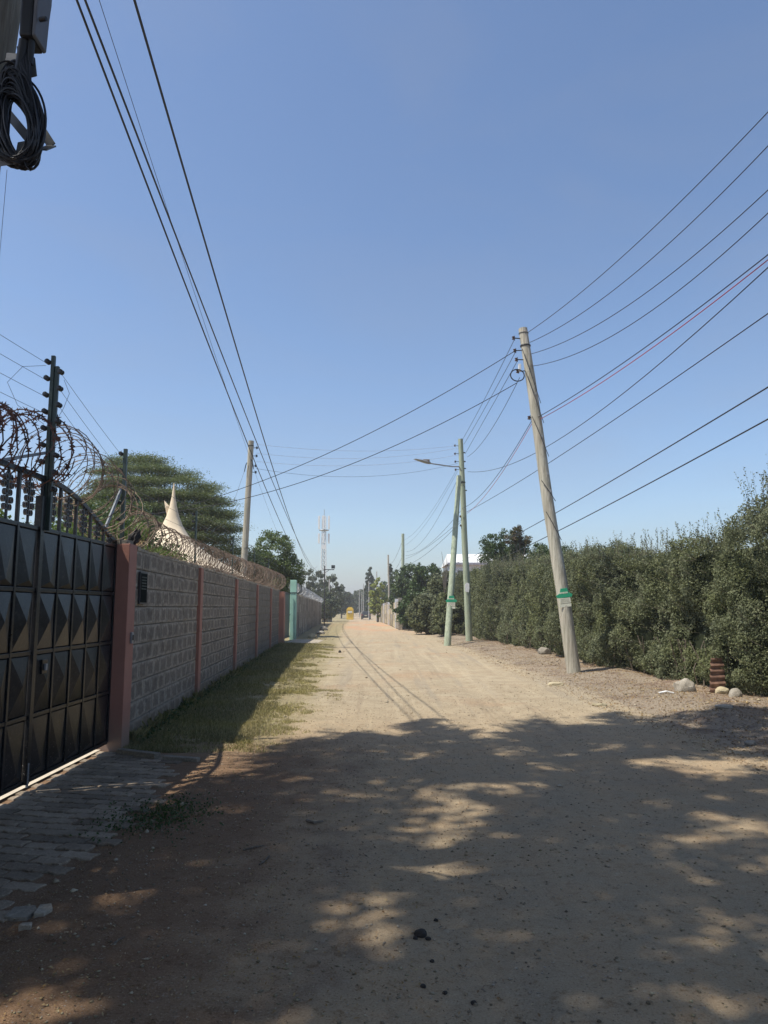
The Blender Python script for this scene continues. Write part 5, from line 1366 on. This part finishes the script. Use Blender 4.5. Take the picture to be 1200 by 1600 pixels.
# yellow kiosk
kb = W(547, 962, 135); kb.z = -.6
kk = empty('yellow_kiosk', kb, 'small bright yellow kiosk with rounded top at the road end', 'kiosk')
MB().bb(-.62, .62, -.5, .5, 0, 1.75).build('body', M['yellowp'], kk, bevel=.03)
MB().prism([(-.66, 1.75), (.66, 1.75), (.5, 2.05), (.25, 2.25), (-.2, 2.25), (-.5, 2.05)], -.55, .55, 'y').build('roof', M['yellowp'], kk)
MB().bb(-.4, .4, -.515, -.5, 1.25, 1.5).build('hatch', M['white'], kk)
MB().bb(-.45, .45, -.62, -.5, 1.1, 1.16).build('counter', M['galv'], kk)

def car():
    b = W(572, 955, 139); zb = T(b.x, 139) - 0.0; t = empty('dark_car', (b.x, 139, zb), 'dark hatchback car seen from behind far down the road', 'car')
    w = .85
    prof = [(-2.0, .35), (-2.05, .75), (-1.95, .98), (-1.65, 1.42), (-1.2, 1.5), (.2, 1.48), (.9, 1.02), (1.9, .88), (2.05, .6), (2.0, .3)]
    V = []; n = len(prof)
    for sx in (-1, 1):
        for y, z in prof: V.append((sx * (w if z < 1.0 else w * .82), y, z))
    Fs = [tuple(range(n))[::-1], tuple(range(n, 2 * n))] + [(i, (i + 1) % n, n + (i + 1) % n, n + i) for i in range(n)]
    MB().add(V, Fs).build('body', M['carpaint'], t, bevel=.05)
    MB().add([(-.62, -1.93, 1.04), (.62, -1.93, 1.04), (.56, -1.70, 1.38), (-.56, -1.70, 1.38)], [(0, 1, 2, 3)]).build('rear_window', M['glass'], t)
    for sx in (-1, 1):
        MB().box((sx * .7, -2.03, .84), (.24, .08, .16)).build('tail_light', M['tail'], t, bevel=.02)
        for y in (-1.25, 1.25):
            wh = MB().tube([(sx * .66, y, .31), (sx * .86, y, .31)], .31, 16).build('wheel', M['tyre'], t)
            MB().tube([(sx * .86, y, .31), (sx * .875, y, .31)], .18, 12).build('rim', M['galv'], wh)
        MB().box((sx * .92, .55, 1.02), (.14, .1, .12)).build('mirror', M['carpaint'], t, bevel=.02)
    MB().bb(-.24, .24, -2.07, -2.05, .68, .8).build('number_plate', M['plate'], t)
    MB().bb(-.8, .8, -2.1, -1.95, .32, .52).build('bumper', M['black_box'], t, bevel=.03)
car()

# ------------------------------------------------------------------ right far wall, rubble, white things, house
def rwall():
    a = G(621, 984); b = W(592, 962, 112); a = Vector((a.x + .2, a.y, 0)); b.z = 0; d = (b - a); L = d.length; d /= L; rot = math.atan2(-d.x, d.y)
    t = empty('perimeter_wall', a, 'pale tan stone perimeter wall with posts at right far roadside', 'wall')
    n = 12; st = L / n
    for i in range(n):
        za = T(a.x + d.x * i * st, a.y + d.y * i * st)
        for k in range(4):
            c = d * ((i + .5) * st); MB().box((c.x, c.y, za + .28 + k * .5), (.18, st - .02, .49), Matrix.Rotation(rot, 3, 'Z')).build('stone_panel', M['yrock'] if (i + k) % 3 else M['rock'], t)
        c = d * (i * st); MB().box((c.x, c.y, za + 1.1), (.28, .28, 2.4), Matrix.Rotation(rot, 3, 'Z')).build('post', M['white_wall'] if i % 3 == 1 else M['rock'], t)
rwall()
wb = empty('white_outbuilding', W(601, 945, 100), 'low white flat roofed outbuilding behind the pale perimeter wall', 'building'); wb.location.z = -.3
wb.location.x += .9
MB().bb(-.9, .9, 0, 3, 0, 2.7).build('wall', M['white_wall'], wb); MB().bb(-1.0, 1.0, -.1, 3.1, 2.7, 2.85).build('roof', M['white'], wb)
MB().bb(-.5, .1, -.02, 0, 1.5, 2.3).build('window', M['glass'], wb)
random.seed(4)
for i in range(26):
    px = random.uniform(622, 668); py = 984 + (px - 622) * .05 - random.uniform(0, 7) - 2
    p = G(px, py); s = random.uniform(.1, .28)
    if i < 12: jag('rubble_piece', 'rough rubble piece in the heap under the roadside bushes', 'rubble', (p.x, p.y), (s, s * .8), s * .7, 2, M['rock'], 60 + i, group='rubble heap under the roadside bushes')
def house():
    d = 60; a = W(703, 880, d); x0 = a.x; ze = a.z; t = empty('white_house', (x0, d, 0), 'white house with pale iron roof beyond the hedge', 'house')
    w = 6.5; dp = 7
    MB().bb(.1, w, .3, dp, 0, ze).build('wall', M['white_wall'], t)
    zr = W(730, 866, d).z + .1
    rf = MB().add([(-.15, -.1, ze), (w + .2, -.1, ze), (w + .2, 2.2, zr), (-.05, 2.2, zr), (-.15, -.1, ze + .06), (w + .2, -.1, ze + .06), (w + .2, 2.2, zr + .06), (-.05, 2.2, zr + .06), (-.15, dp + .3, ze), (w + .2, dp + .3, ze)], [(0, 1, 2, 3), (4, 7, 6, 5), (0, 4, 5, 1), (3, 7, 4, 0), (1, 5, 6, 2), (7, 8, 9, 6), (7, 0, 8), (1, 6, 9)]).build('roof', M['white'], t)
    MB().bb(-.2, w + .25, -.14, -.02, ze - .12, ze + .05).build('fascia', pmat('grey_fascia', (.35, .34, .38), .6), t)
    for i, xx in enumerate((.55, 2.0, 4.2)):
        f = MB().bb(xx, xx + 1.0, .24, .3, ze - 1.5, ze - .5).build('window', M['white'], t); MB().bb(xx + .08, xx + .92, .225, .24, ze - 1.42, ze - .58).build('pane', M['grey_box'], f)
    mb = MB()
    for k in range(13): mb.bb(.1 + k * .3, .13 + k * .3, -.35, -.32, ze - 2.2, ze - 1.4)
    mb.bb(.1, 4.0, -.36, -.31, ze - 1.4, ze - 1.36).bb(.1, 4.0, -.36, -.31, ze - 2.2, ze - 2.16); mb.build('balcony_railing', M['galv'], t)
house()
